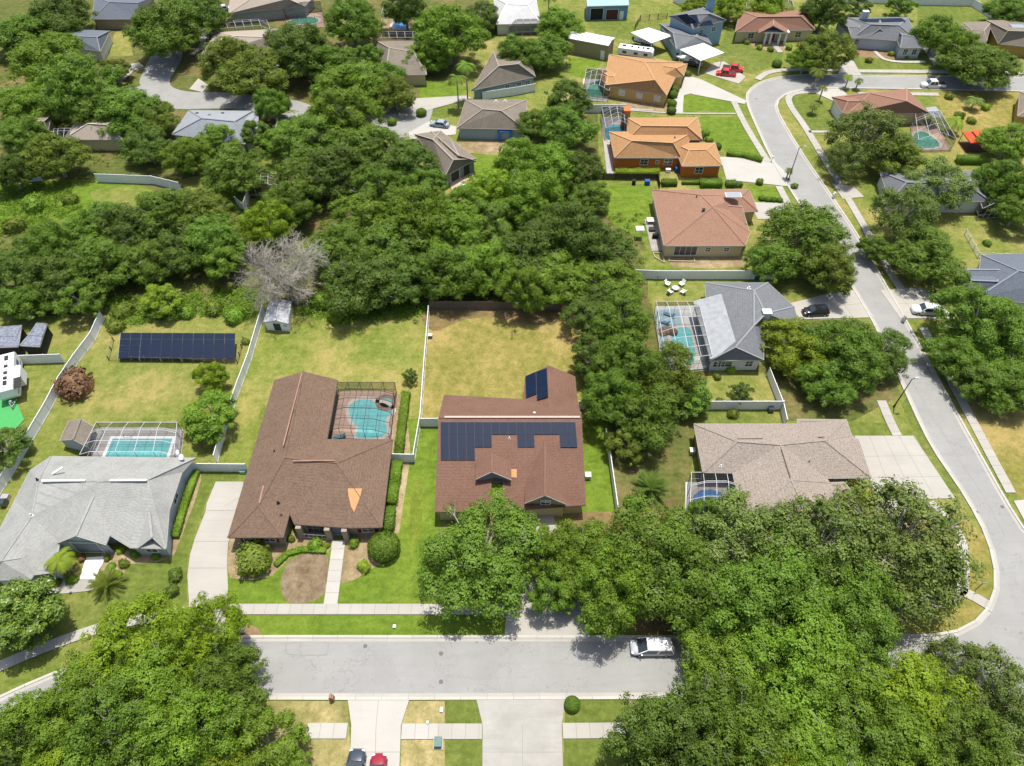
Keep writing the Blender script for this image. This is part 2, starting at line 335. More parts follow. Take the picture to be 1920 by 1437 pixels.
# the front street
ZR = .060
NK = [(-420, 1500), (-150, 1385), (0, 1310), (110, 1262), (200, 1235), (300, 1210), (400, 1199), (480, 1197), (700, 1197), (1000, 1197), (1400, 1197), (1700, 1195), (1780, 1190), (1828, 1170), (1860, 1132), (1868, 1080), (1852, 1010), (1810, 930), (1745, 832), (1692, 720), (1642, 612), (1612, 560), (1565, 484), (1512, 402), (1480, 352), (1450, 303), (1420, 240), (1402, 195), (1404, 172), (1436, 152), (1500, 142), (1620, 143), (1930, 145), (2400, 148)]
SKb = [(-250, 1620), (0, 1480), (120, 1400), (230, 1345), (340, 1316), (480, 1308), (700, 1308), (1000, 1307), (1400, 1306), (1750, 1306), (2300, 1308)]
EK = [(2500, 1170), (2150, 1080), (1985, 1050), (1930, 1008), (1890, 950), (1838, 858), (1788, 768), (1740, 680), (1690, 590), (1640, 502), (1600, 432), (1560, 372), (1512, 302), (1477, 246), (1457, 208), (1459, 188), (1490, 171), (1560, 166), (1750, 168), (1930, 172), (2400, 180)]
def road(name, outline, z=ZR): return sheet(name, outline, z, ASPH)
n1 = smoothline(NK, 5); e1 = smoothline(EK, 5); s1 = smoothline(SKb, 5)
i0 = min(range(len(n1)), key=lambda i: abs(n1[i][0]-1700)+abs(n1[i][1]-1195))
road('road', n1[:i0+1]+[(1700, 1308)]+[p for p in s1[::-1] if p[0] < 1690])
road('road', n1[i0:]+e1[::-1]+[(2500, 1308), (1700, 1308)], ZR)
def kerb(px, side):
    strip('kerb', px, 0, side*.32, .16, KERB, 3.0, .05, .15); strip('gutter', px, -side*.42, 0, ZR+.004, CONC, 3.0, .04, .01)
kerb(NK, 1); kerb(SKb, -1); kerb(EK, -1)
def walk(px, w_=1.35, mat=CONC, name='sidewalk'): return strip(name, px, -w_/2, w_/2, .135, mat, 1.5, .05, .06)
walk([(430, 1143), (700, 1143), (960, 1143)]); walk([(1100, 1143), (1400, 1143), (1700, 1140), (1790, 1118), (1805, 1090), (1800, 1010), (1740, 940)])
walk([(1800, 1108), (1830, 1122), (1862, 1142)]); walk([(350, 1148), (220, 1170), (110, 1205), (0, 1250), (-200, 1340)])
walk([(575, 1371), (655, 1371)], 1.6, CONCW); walk([(753, 1372), (822, 1372)], 1.6, CONCW); walk([(822, 1372), (904, 1372)], 1.6, CONC); walk([(1055, 1371), (1215, 1370), (1500, 1370)], 1.6)
walk([(1670, 755), (1652, 752), (1668, 790), (1682, 818)][1:], 1.4); walk([(1895, 925), (1860, 860), (1815, 775), (1770, 690), (1730, 615)], 1.4); 
walk([(1700, 560), (1655, 490), (1620, 425), (1585, 365)], 1.4); walk([(1577, 350), (1545, 298), (1510, 240), (1480, 195), (1486, 177), (1530, 172)], 1.5)
walk([(1610, 177), (1700, 177), (1760, 178)], 1.5); walk([(1375, 190), (1400, 240), (1440, 305)], 1.4); walk([(1460, 350), (1482, 392)], 1.4)
walk([(1600, 134), (1700, 135), (1770, 136), (1930, 138)], 1.6); walk([(1420, 150), (1440, 137), (1480, 132), (1570, 132)], 1.6)
walk([(1175, 207), (1260, 213), (1382, 214)], .5, CONC, 'path'); walk([(1178, 205), (1225, 208)], .6, CONC, 'path')
walk([(1565, 190), (1580, 216), (1620, 262)], .9, CONC, 'path'); walk([(1516, 248), (1560, 248)], .9, CONC, 'path')
walk([(1640, 97), (1658, 112), (1690, 117), (1735, 117)], 1.0, CONCW, 'path'); walk([(1448, 80), (1464, 100)], 1.4, CONC, 'path')
strip('path', [(620, 1134), (628, 1075), (636, 1014)], -.85, .85, .14, CONCW, 1.5, .05, .06)
lawn([(1745, 955), (1800, 965), (1850, 1008), (1862, 1085), (1855, 1130), (1822, 1165), (1775, 1184), (1690, 1190), (1690, 1100)], DRY, L2)
lawn([(1700, 745), (1745, 830), (1800, 925), (1770, 925), (1718, 820), (1690, 760)][::-1], OLIVE, L2)
def drive(px, mat=CONC, nx=0, ny=0, z=.030, name='driveway'):
    o = sheet(name, px, z, mat, 0, .05)
    if len(px) == 4 and (nx or ny):
        q = [G(*p) for p in px]; b = MB(); zz = .10+.004*SLABS[-1][1]
        for k in range(1, nx+1): t = k/(nx+1); a, c = q[0].lerp(q[1], t), q[3].lerp(q[2], t); b.bar((a.x, a.y, zz), (c.x, c.y, zz), .05, .012)
        for k in range(1, ny+1): t = k/(ny+1); a, c = q[0].lerp(q[3], t), q[1].lerp(q[2], t); b.bar((a.x, a.y, zz), (c.x, c.y, zz), .05, .012)
        j = b.build('expansion_joint', JOINT); j['kind'] = 'structure'
    return o
drive([(405, 904), (457, 904), (450, 960), (436, 1000)], CONC, 0, 1); drive([(405, 904), (436, 1000), (428, 1020), (426, 1060), (428, 1100), (422, 1195), (350, 1195), (355, 1130), (352, 1080), (357, 1040), (366, 1010), (386, 960), (388, 945)], CONC, z=.034)
b = MB()
for y, x0, x1 in ((958, 389, 444), (1016, 365, 429), (1066, 353, 427), (1134, 354, 425), (1152, 352, 424)):
    a, c = G(x0, y), G(x1, y); b.bar((a.x, a.y, .112), (c.x, c.y, .112), .05, .02)
o = b.build('expansion_joint', JOINT); o['kind'] = 'structure'
drive([(968, 960), (1035, 960), (1108, 1199), (945, 1199)], CONC, 1, 4)
drive([(652, 1311), (768, 1311), (752, 1360), (659, 1360)], CONCW, 1, 0); drive([(659, 1360), (752, 1360), (746, 1520), (654, 1520)], CONCW, 1, 2, .031)
drive([(893, 1311), (1060, 1311), (1053, 1360), (905, 1360)], CONCD, 0, 0); drive([(905, 1360), (1053, 1360), (1058, 1520), (904, 1520)], CONCD, 1, 2, .031)
drive([(1602, 818), (1712, 818), (1790, 935), (1640, 940)], CONC, 3, 2)
drive([(1640, 940), (1700, 940), (1700, 990), (1650, 1010)], CONC)
drive([(1535, 555), (1600, 545), (1640, 596), (1560, 598)], CONC, 1, 1); drive([(1480, 570), (1540, 555), (1560, 598), (1500, 600)], CONC, z=.031)
drive([(1650, 545), (1730, 540), (1790, 598), (1688, 598)], CONC, 2, 1)
drive([(1285, 141), (1315, 150), (1400, 190), (1396, 196), (1300, 178), (1275, 170)], CONCW); drive([(1272, 165), (1300, 175), (1282, 180), (1280, 212), (1262, 213), (1262, 190)], CONCW, z=.031)
drive([(1350, 295), (1448, 300), (1480, 330), (1475, 350), (1362, 338)], CONCW, 2, 1); drive([(1405, 380), (1480, 382), (1500, 410), (1420, 412)], CONC, 1, 0)
drive([(1340, 118), (1358, 116), (1398, 145), (1385, 158), (1320, 138)], CONC); drive([(1530, 164), (1575, 165), (1590, 180), (1562, 190), (1530, 176)], CONCW)
drive([(1572, 112), (1598, 112), (1616, 143), (1572, 143)], CONC, 1, 1); drive([(1729, 90), (1745, 92), (1775, 116), (1750, 124)], CONC)
drive([(1900, 940), (1990, 930), (2050, 1030), (1935, 1004)], CONCW, 2, 0); drive([(1560, 345), (1600, 350), (1620, 370), (1580, 374)], CONC)
# left cul-de-sac and its drives
sheet('road', [(288, 100), (330, 85), (342, 108), (318, 155), (350, 172), (430, 175), (560, 190), (600, 215), (600, 235), (520, 225), (440, 205), (330, 205), (300, 190), (150, 190), (120, 205), (100, 180), (250, 165), (262, 150)], ZR, ASPH, 4)
sheet('road', [(690, 215), (740, 195), (800, 190), (812, 200), (800, 235), (760, 258), (700, 260), (600, 240), (580, 220)], ZR, ASPH, 4)
drive([(722, 140), (760, 145), (770, 190), (742, 196)], CONC); drive([(768, 186), (875, 180), (885, 185), (800, 208), (775, 205)], CONC); drive([(765, 250), (805, 228), (856, 238), (855, 253), (770, 262)], CONCW)
drive([(200, 128), (262, 118), (270, 126), (228, 142)], CONC); drive([(355, 168), (372, 148), (390, 160), (380, 174)], CONC); walk([(222, 157), (240, 140), (262, 122)], 1.2); walk([(360, 104), (378, 88), (384, 60)], 1.4)
drive([(20, 1092), (70, 1090), (150, 1085), (180, 1083), (176, 1108), (80, 1118), (55, 1112)], CONCD); drive([(162, 1046), (200, 1044), (178, 1086), (150, 1086)], plain('white_walk', (.80, .79, .77), .8, .05), 0, 1, .036)
# beds
sheet('mulch_bed', [(545, 1050), (580, 1036), (612, 1040), (615, 1075), (606, 1115), (575, 1130), (540, 1128), (526, 1100), (532, 1070)], L3, MULCH, 4)
sheet('mulch_bed', [(432, 1010), (530, 1010), (560, 995), (620, 1005), (615, 1036), (560, 1030), (510, 1080), (432, 1084)], L3, SAND, 2)
sheet('mulch_bed', [(648, 1012), (740, 1000), (735, 1040), (700, 1065), (640, 1095)], L3, SAND, 2); sheet('mulch_bed', [(450, 1180), (468, 1172), (484, 1180), (489, 1195), (445, 1195)], L3, REDMULCH, 3)
sheet('mulch_bed', [(362, 884), (376, 884), (372, 920), (335, 1020), (320, 1045), (280, 1056), (245, 1058), (225, 1080), (180, 1090), (200, 1030), (310, 1030)], L3, SAND, 3)
sheet('mulch_bed', [(735, 745), (760, 735), (770, 855), (748, 1000), (728, 1000)], L3, SAND)
sheet('mulch_bed', [(818, 1088), (850, 1092), (870, 1120), (850, 1134), (822, 1128)], L3, REDMULCH, 3)
sheet('mulch_bed', [(1262, 470), (1392, 470), (1392, 500), (1262, 500)], L3, SAND, 2); sheet('mulch_bed', [(1590, 92), (1690, 92), (1700, 112), (1590, 104)], L3, REDMULCH, 3)
sheet('mulch_bed', [(1408, 74), (1465, 80), (1475, 96), (1420, 92)], L3, SAND, 3); sheet('sand_yard', [(820, 272), (955, 262), (960, 290), (860, 285)], L3, SAND, 2)
sheet('patio', [(1208, 412), (1232, 412), (1246, 470), (1222, 472)], .03, plain('grey_pavers', (.33, .31, .28), .9, .3, 1), 0, .05); sheet('patio', [(840, 340), (885, 320), (895, 345), (850, 362)], .03, plain('peach_pavers', (.52, .40, .29), .9, .15, 2), 0, .05)
sheet('sand_yard', [(1140, 196), (1180, 188), (1270, 200), (1270, 213), (1150, 208)], L3, SAND)
sheet('artificial_turf', [(-120, 715), (14, 712), (46, 788), (30, 805), (-120, 805)], .02, plain('green_turf', (.07, .34, .10), .9, .1, 3), 0, .02)
sheet('sand_yard', [(0, 800), (25, 860), (-60, 1000), (-60, 860)], L3, SAND, 0)
def disc(name, px, py, r, z, mat):
    c = G(px, py); b = MB(); b.cone((c.x, c.y, z-.03), (c.x, c.y, z), r, r, 16); o = b.build(name, mat); o['kind'] = 'structure'; return o
for q in ((685, 1212), (827, 1278), (1420+1350/3.592, 937-60+1)): pass

def patch_line(px, w_=.06):
    W = [G(x, y) for x, y in smoothline(px, 4)]; b = MB()
    for a, c in zip(W, W[1:]): b.bar((a.x, a.y, .062), (c.x, c.y, .062), w_, .008)
    o = b.build('road_seam', plain('tar_seam', (.24, .24, .23), .9)); o['kind'] = 'structure'
patch_line([(700, 1305), (705, 1260), (700, 1200)], .03); patch_line([(960, 1200), (955, 1250), (962, 1305)], .03)
patch_line([(536, 1207), (537, 1222), (545, 1228), (605, 1229), (614, 1224), (616, 1207)], .12); patch_line([(1700, 700), (1790, 850), (1850, 940), (1885, 1010)], .05)
# ================================================================ houses
def inset_poly(P, d):
    n = len(P); A = sum(P[i][0]*P[(i+1) % n][1]-P[(i+1) % n][0]*P[i][1] for i in range(n)); s = 1 if A > 0 else -1; out = []
    for i in range(n):
        a, p, c = P[i-1], P[i], P[(i+1) % n]
        u = Vector((p[0]-a[0], p[1]-a[1])); v = Vector((c[0]-p[0], c[1]-p[1])); u.normalize(); v.normalize()
        n1 = Vector((-u.y, u.x))*s; n2 = Vector((-v.y, v.x))*s; m = n1+n2; L = m.length
        if L < .3: m = n1; k = d
        else: m /= L; k = min(d/max(.4, m.dot(n1)), d*2.2)
        out.append(Vector((p[0]+m.x*k, p[1]+m.y*k)))
    return out
EAVE = plain('eave_trim', (.42, .40, .37), .7, .08)
DKT = plain('dark_brown_trim', (.13, .095, .07), .7, .08)
class House:
    def __init__(s, name, label, cat, verts, faces, foot, wall, roof, cap=None, gables=(), ov=.45, group=None, capw=.28, fascia=None):
        s.P = {k: G(*v) for k, v in verts.items() if not isinstance(v[2], str)}; P = s.P
        for k, v in verts.items():
            if isinstance(v[2], str): P[k] = onplane(v[0], v[1], *s.plane(v[2]))
        P = s.P; fs = [f for f in faces.split()]
        cx = sum(P[k].x for k in foot)/len(foot); cy = sum(P[k].y for k in foot)/len(foot)
        s.root = thing(name, label, cat, (cx, cy), group=group); r = MB(); idx = {}
        for k in P: idx[k] = (r.vv(P[k]), r.vv(P[k]-Vector((0, 0, .2))))
        edges = {}; nor = {}
        def nrm(f):
            n = Vector((0, 0, 0)); q = [P[c] for c in f]
            for i in range(len(q)): n += q[i].cross(q[(i+1) % len(q)])
            return n
        F = []
        for f in fs:
            if nrm(f).z < 0: f = f[::-1]
            F.append(f); r.f.append([idx[c][0] for c in f]); r.m.append(0); r.f.append([idx[c][1] for c in f][::-1]); r.m.append(1)
            for i in range(len(f)): edges.setdefault(frozenset((f[i], f[(i+1) % len(f)])), []).append((f, f[i], f[(i+1) % len(f)]))
        cp = MB(); fa = MB()
        for e, u in edges.items():
            if len(u) == 1:
                _, a, c = u[0]; r.f.append([idx[a][0], idx[a][1], idx[c][1], idx[c][0]]); r.m.append(1)
                o_ = (P[c]-P[a]).cross(Vector((0, 0, 1))); o_.z = 0
                if o_.length > .01: o_.normalize(); o_ *= .03; fa.bar(P[a]+o_-Vector((0, 0, .11)), P[c]+o_-Vector((0, 0, .11)), .05, .17)
            elif len(u) == 2:
                (f1, a, c), (f2, _, _) = u; n1 = nrm(f1).normalized(); n2 = nrm(f2).normalized(); m1 = sum((P[q] for q in f1), Vector())/len(f1)
                if (m1-P[a]).dot(n2) < -.02: cp.bar(P[a]+Vector((0, 0, .03)), P[c]+Vector((0, 0, .03)), capw, .05)
        s.roof = r.build('roof', [roof, EAVE if not fascia else fascia], s.root); s.s = 'roof'
        bm = bmesh.new(); bm.from_mesh(s.roof.data); bmesh.ops.triangulate(bm, faces=[f for f in bm.faces if len(f.verts) > 3]); bm.to_mesh(s.roof.data); bm.free()
        s.capmat = cap or roof
        if cp.f: cp.build('ridge_cap', cap or roof, s.root)
        if fa.f: fa.build('gutter', fascia or EAVE, s.root)
        ze = [P[k].z for k in foot]; s.foot = foot; q = inset_poly([(P[k].x, P[k].y) for k in foot], ov); wl = MB(); s.W = {}
        n = len(foot)
        for i, k in enumerate(foot): s.W[k] = Vector((q[i].x, q[i].y, ze[i]+.05))
        lo = [wl.vv((p.x, p.y, 0)) for p in q]; hi = [wl.vv(s.W[k]) for k in foot]
        for i in range(n): wl.f.append([lo[i], lo[(i+1) % n], hi[(i+1) % n], hi[i]]); wl.m.append(0)
        for a, rr, c in gables:
            A, B = s.W[a], s.W[c]; mid = P[rr]; ins = (Vector((sum(p.x for p in q)/n, sum(p.y for p in q)/n, 0))-Vector((mid.x, mid.y, 0))).normalized()
            d = (B-A); nn = Vector((-d.y, d.x, 0)).normalized(); off = (A-P[rr]).dot(nn); top = P[rr]+nn*off-Vector((0, 0, .22)); wl.face([A, B, top]); wl.face([A+nn*.05, top+nn*.05, B+nn*.05])
        s.wall = wl.build('wall', wall, s.root)
    def item(s, a, c, t, w_, z0, h, kind='window', col=None, glass=None, bars=1):
        A, B = s.W[a].copy(), s.W[c].copy(); A.z = B.z = 0; d = (B-A); L = d.length; d.normalize(); nn = Vector((d.y, -d.x, 0))
        cen = Vector((s.root.location.x, s.root.location.y, 0)); m = A+(B-A)*t
        if nn.dot(m-cen) < 0: nn = -nn
        s._put(m, d, nn, w_, z0, h, kind, col or WHITE, glass or GLASS, bars)
    def _put(s, m, d, nn, w_, z0, h, kind, col, glass, bars):
        b = MB(); rz = atan2(d.y, d.x); o = nn*.03
        for u in (-1, 1): b.box(m+d*u*(w_/2)+o+Vector((0, 0, z0+h/2)), (.09, .1, h+.09), rz)
        for z in (z0, z0+h): b.box(m+o+Vector((0, 0, z)), (w_-.09, .1, .09), rz)
        if kind in ('window', 'sliding_door'):
            for k in range(1, bars+1): b.box(m+d*w_*(k/(bars+1)-.5)+o+Vector((0, 0, z0+h/2)), (.05, .07, h-.1), rz)
            if kind == 'window': b.box(m+o+Vector((0, 0, z0+h*.5)), (w_-.1, .07, .05), rz)
        f = b.build(kind, col, s.root); g = MB(); g.box(m+nn*.015+Vector((0, 0, z0+h/2)), (w_-.08, .05, h-.08), rz); g.build({'window': 'pane', 'sliding_door': 'pane', 'door': 'door_leaf', 'garage_door': 'door_panel', 'shutter': 'louvre', 'screen': 'mesh_panel'}.get(kind, 'panel'), glass, f)
        return f
    def plane(s, abc):
        a, b_, c = (s.P[k] for k in abc); n = (b_-a).cross(c-a).normalized(); n = n if n.z > 0 else -n; return a, n
    def cross(s, peak, left, right, back, mat, cap=None, wall=None, closed=True, window=None):
        pk, l, r_ = G(*peak), G(*left), G(*right); bk = G(back[0], back[1], peak[2]); d = bk-pk; L, R_ = l+d, r_+d; b = MB(); z = Vector((0, 0, .18))
        for A, B, C, D in ((pk, bk, L, l), (bk, pk, r_, R_)):
            q = [A, B, C, D]; n = (B-A).cross(C-A)
            if n.z < 0: q = q[::-1]
            b.hexa([p-z for p in q], q)
        g = b.build('gable_roof', mat, s.root); c = MB(); c.bar(pk+Vector((0, 0, .03)), bk+Vector((0, 0, .03)), .28, .05); c.build('ridge_cap', cap or mat, g)
        f = MB(); dn = d.normalized()*-.03
        for A in (l, r_): f.bar(A+dn-z*.5, pk+dn-z*.5, .05, .2)
        f.build('fascia', EAVE, g)
        if closed:
            i_ = d.normalized()*.4; w1 = MB(); a, c_ = l.lerp(r_, .05)+i_-z, r_.lerp(l, .05)+i_-z; t = pk+i_-z*1.3; k = [Vector((a.x, a.y, 0)), Vector((c_.x, c_.y, 0)), c_, t, a]; dd = d.normalized()*.06
            w1.hexa(k, [p+dd for p in k]); w1.build('gable_wall', wall or WHITE, s.root)
            if window:
                wd = (c_-a).normalized(); m = (a+c_)/2; m.z = 0; nn = -d.normalized(); nn.z = 0; nn.normalize(); s._put(m, wd, nn, window[0], window[1], window[2], window[3] if len(window) > 3 else 'window', WHITE, window[4] if len(window) > 4 else GLASS, 1)
    def spot(s, abc, px, py, up=.08): a, n = s.plane(abc); return onplane(px, py, a+n*up, n)
    def line(s, abc, p0, p1, w_, mat, name='ridge_vent', up=.07, h=.07):
        b = MB(); b.bar(s.spot(abc, *p0, up), s.spot(abc, *p1, up), w_, h); return b.build(name, mat, s.root)
    def vent(s, abc, px, py, mat=None, r=.09, h=.4, name='vent_pipe'):
        p = s.spot(abc, px, py, 0); b = MB(); b.cone(p, p+Vector((0, 0, h)), r, r, 8); b.cone(p, p+Vector((0, 0, .06)), r*2.2, r*1.6, 8); b.build(name, mat or STEEL, s.root)
    def boxvent(s, abc, px, py, mat=None):
        a, n = s.plane(abc); p = onplane(px, py, a, n); b = MB(); b.box(p+Vector((0, 0, .12)), (.45, .4, .22)); b.box(p+Vector((0, 0, .25)), (.6, .5, .05)); b.build('roof_vent', mat or DARKM, s.root)
    def patch(s, abc, pts, mat, name='patch', up=.03):
        a, n = s.plane(abc); q = [onplane(x, y, a+n*up, n) for x, y in pts]; b = MB(); b.hexa([p-n*.02 for p in q][::-1], q[::-1]) if (q[1]-q[0]).cross(q[2]-q[0]).z < 0 else b.hexa([p-n*.02 for p in q], q); b.build(name, mat, s.root)
    def panels(s, abc, A, B, C, nx, ny, mask=None, up=.14):
        a, n = s.plane(abc); q = [onplane(x, y, a+n*up, n) for x, y in (A, B, C)]; U = (q[1]-q[0])/nx; V = (q[2]-q[0])/ny
        for j in range(ny):
            for i in range(nx):
                if mask and not mask(i, j): continue
                solar_panel(q[0]+U*i+V*j, U, V, n, s.root)
    pass
def _wing(s, a, b, c, d, r, t, ez, rz, gw=False, ov=.4):
    P = dict(a=G(*a, ez), b=G(*b, ez), c=G(*c, ez), d=G(*d, ez), r=G(*r, rz), t=G(*t, rz)); m = MB(); fa = MB(); cp = MB()
    for f in ('abtr', 'cdrt', 'tbc', 'rda'):
        q = [P[k] for k in f]; n = (q[1]-q[0]).cross(q[2]-q[0])
        if n.z < 0: q = q[::-1]
        if len(q) == 4: m.face(q[:3]); m.face([q[0], q[2], q[3]])
        else: m.face(q)
    lo = [P[k]-Vector((0, 0, .2)) for k in 'abcd']; up = [P[k] for k in 'abcd']
    for i in range(4): m.face([lo[i], lo[(i+1) % 4], up[(i+1) % 4], up[i]], 1); o_ = (up[(i+1) % 4]-up[i]).normalized(); cen = sum(up, Vector())/4; nn = Vector((o_.y, -o_.x, 0)); nn = nn if nn.dot(up[i]-cen) > 0 else -nn; fa.bar(up[i]+nn*.03-Vector((0, 0, .11)), up[(i+1) % 4]+nn*.03-Vector((0, 0, .11)), .05, .17)
    m.face(lo, 1)
    for x, y in ('ra', 'rd', 'tb', 'tc', 'rt'): cp.bar(P[x]+Vector((0, 0, .03)), P[y]+Vector((0, 0, .03)), .26, .05)
    g = m.build('roof', [s.roof.data.materials[0], EAVE], s.root); cp.build('ridge_cap', s.capmat, g); fa.build('gutter', EAVE, g)
    q = inset_poly([(p.x, p.y) for p in up], ov); w_ = MB(); W = {}
    for i, k in enumerate('abcd'): W[k] = Vector((q[i].x, q[i].y, ez+.05))
    for i in range(4): A, B = W['abcd'[i]], W['abcd'[(i+1) % 4]]; w_.face([(A.x, A.y, 0), (B.x, B.y, 0), B, A])
    w_.build('wall', s.wall.data.materials[0], s.root); s.wings = getattr(s, 'wings', []) + [(W, P)]
def _witem(s, i, a, c, t, w_, z0, h, kind='window', col=None, glass=None, bars=1):
    W = s.wings[i][0]; A, B = W[a].copy(), W[c].copy(); A.z = B.z = 0; d = (B-A).normalized(); nn = Vector((d.y, -d.x, 0)); cen = sum((W[k] for k in W), Vector())/4; m = A+(B-A)*t
    if nn.dot(m-cen) < 0: nn = -nn
    s._put(m, d, nn, w_, z0, h, kind, col or WHITE, glass or GLASS, bars)
def _panels2(s, i, A, B, C, nx, ny):
    P = s.wings[i][1]; n = (P['d']-P['c']).cross(P['r']-P['c']).normalized(); n = n if n.z > 0 else -n; q = [onplane(x, y, P['c']+n*.12, n) for x, y in (A, B, C)]
    for j in range(ny):
        for k in range(nx): solar_panel(q[0]+(q[1]-q[0])/nx*k+(q[2]-q[0])/ny*j, (q[1]-q[0])/nx, (q[2]-q[0])/ny, n, s.root)
House.wing = _wing; House.witem = _witem; House.panels2 = _panels2
def solar_panel(o, U, V, n, root):
    b = MB(); u = U.normalized()*.02; v = V.normalized()*.02; k = [o+u+v, o+U-u+v, o+U+V-u-v, o+V+u-v]
    if (k[1]-k[0]).cross(k[2]-k[0]).z < 0: k = k[::-1]
    b.hexa([p-n*.05 for p in k], k, 1); c = sum(k, Vector())/4; g = [c+(p-c)*.965+n*.004 for p in k]; b.face(g, 0); return b.build('solar_panel', [SOLAR, SOLARF], root)

BROWN = shingle('brown_shingle', (.145, .095, .064), (.225, .152, .108), .2, 1); BROWNC = plain('brown_cap', (.24, .16, .125), .9, .1)
RED = shingle('red_brown_shingle', (.170, .092, .064), (.235, .135, .098), .25, 2); REDC = plain('red_cap', (.255, .14, .11), .9, .12)
GREY = shingle('pale_grey_shingle', (.31, .315, .295), (.40, .40, .375), .34, 3); GREYC = plain('pale_cap', (.41, .41, .39), .9, .1)
TAN = shingle('tan_shingle', (.235, .195, .165), (.41, .35, .295), .1, 4); TANC = plain('tan_cap', (.35, .30, .26), .9, .15)
SLATE = shingle('slate_shingle', (.150, .160, .170), (.215, .225, .235), .15, 5); SLATEC = plain('slate_cap', (.23, .24, .25), .9, .1)
SALMON = shingle('salmon_shingle', (.27, .15, .10), (.38, .225, .155), .12, 6); SALMONC = plain('salmon_cap', (.37, .22, .155), .9, .1)
ORNG = shingle('orange_shingle', (.39, .205, .088), (.52, .31, .15), .1, 7); ORNGC = plain('orange_cap', (.50, .29, .145), .9, .1)
OLDB = shingle('grey_brown_shingle', (.20, .17, .135), (.29, .25, .20), .35, 8); OLDBC = plain('grey_brown_cap', (.32, .28, .235), .9, .1)
BEIG = shingle('beige_shingle', (.36, .30, .24), (.46, .39, .32), .15, 9); BEIGC = plain('beige_cap', (.48, .42, .35), .9, .1)
DSL = shingle('dark_slate_shingle', (.115, .135, .165), (.185, .21, .245), .1, 10); DSLC = plain('dark_slate_cap', (.22, .24, .27), .9, .1)
MAROON = shingle('red_clay_shingle', (.26, .135, .095), (.345, .20, .14), .12, 12); MAROONC = plain('clay_cap', (.33, .20, .145), .9, .1)
W_BR = plain('taupe_stucco', (.32, .26, .20), .9, .08); W_GR = plain('blue_grey_stucco', (.44, .50, .55), .9, .06); W_OC = plain('ochre_stucco', (.42, .29, .08), .9, .08)
W_OR = plain('orange_stucco', (.50, .16, .03), .9, .08); W_YE = plain('yellow_ochre_stucco', (.56, .38, .14), .9, .08); W_CR = plain('cream_stucco', (.56, .47, .28), .9, .08)
W_BL = plain('sky_blue_siding', (.25, .40, .50), .8, .06); W_TQ = plain('grey_teal_stucco', (.30, .40, .42), .9, .08); W_WH = plain('off_white_stucco', (.62, .62, .60), .9, .06); W_DK = plain('grey_stucco_and_shade', (.26, .28, .29), .9, .08)
W_SG = plain('sage_stucco', (.26, .34, .31), .9, .08)
MAR = plain('maroon_paint', (.16, .025, .02), .6, .05); REDP = plain('red_door_paint', (.30, .03, .03), .5, .05)

# ---- brown L-shaped house
e = 2.9
h = House('brown_house', 'L-shaped brown shingle roofed house with an orange roof patch and a kidney pool behind', 'house',
 dict(a=(515, 713, e), b=(569, 697, 4.7), c=(633, 713, e), d=(613, 824, e), e=(736, 824, e), f=(716, 989, e), g=(657, 990, e), h=(552, 983, e), i=(543, 962, e), j=(531, 1008, e), k=(427, 1008, e), m=(533, 858, 5.1), n=(632, 868, 5.1), q=(484, 948, 4.2)),
 'akqmb bmdc mned nfe nfghim mijq qjk', 'acdefghijk', W_BR, BROWN, None, gables=(('a', 'b', 'c'),), fascia=DKT)
PK = plain('pink_ridge_vent', (.33, .19, .135), .8, .15)
h.line('bmd', (566, 700), (531, 836), .16, PK, up=.12); h.line('nfg', (549, 864), (628, 864), .16, PK, up=.14); h.line('akq', (494, 911), (486, 944), .2, PK, up=.1)
h.patch('nfg', [(652, 916), (679, 916), (676, 930), (664, 961), (658, 950), (653, 928)], plain('new_orange_shingles', (.52, .27, .12), .9, .15, 4), 'shingle_patch', .06)
h.vent('akq', 515, 847, BLACK); h.vent('nfg', 521, 943, BLACK); h.vent('akq', 523, 944, BLACK)
for k_ in (.16, .86): h.item('k', 'j', k_-.0, .45, 1.0, 1.4, 'shutter', MAR, MAR, 0)
h.item('k', 'j', .3, 1.5, 1.0, 1.4); h.item('k', 'j', .72, 1.5, 1.0, 1.4); h.item('k', 'j', .56, .45, 1.0, 1.4, 'shutter', MAR, MAR, 0)
h.item('g', 'f', .55, 1.6, 1.0, 1.4); h.item('g', 'f', .25, .45, 1.0, 1.4, 'shutter', MAR, MAR, 0); h.item('g', 'f', .85, .45, 1.0, 1.4, 'shutter', MAR, MAR, 0)
h.item('h', 'g', .3, 2.4, .15, 2.3, 'window', W_BR, GLASS, 2); h.item('h', 'g', .72, 2.0, 0, 2.6, 'door', WHITE, plain('shaded_entry', (.16, .19, .24), .7)); h.item('e', 'f', .3, 1.2, 1.0, 1.2); h.item('e', 'f', .7, 1.2, 1.0, 1.2)  # wide door leaf is coloured as the shade inside the entry
bx = MB(); A_, B_ = h.W['h'], h.W['g']
for t in [x/12 for x in range(1, 8)]: p = A_.lerp(B_, t); bx.box((p.x, p.y-.8, .5), (.06, .06, .9))
p, q = A_.lerp(B_, .03), A_.lerp(B_, .6); bx.bar((p.x, p.y-.8, .97), (q.x, q.y-.8, .97), .08); bx.bar((p.x, p.y-.8, .12), (q.x, q.y-.8, .12), .06); bx.build('railing', WHITE, h.root)
for t in (.03, .56, .88):
    p = A_.lerp(B_, t); bx = MB(); bx.box((p.x, p.y-.62, 1.35), (.7, .7, 2.7)); bx.box((p.x, p.y-.62, .12), (.85, .85, .24)); bx.build('column', W_BR, h.root)


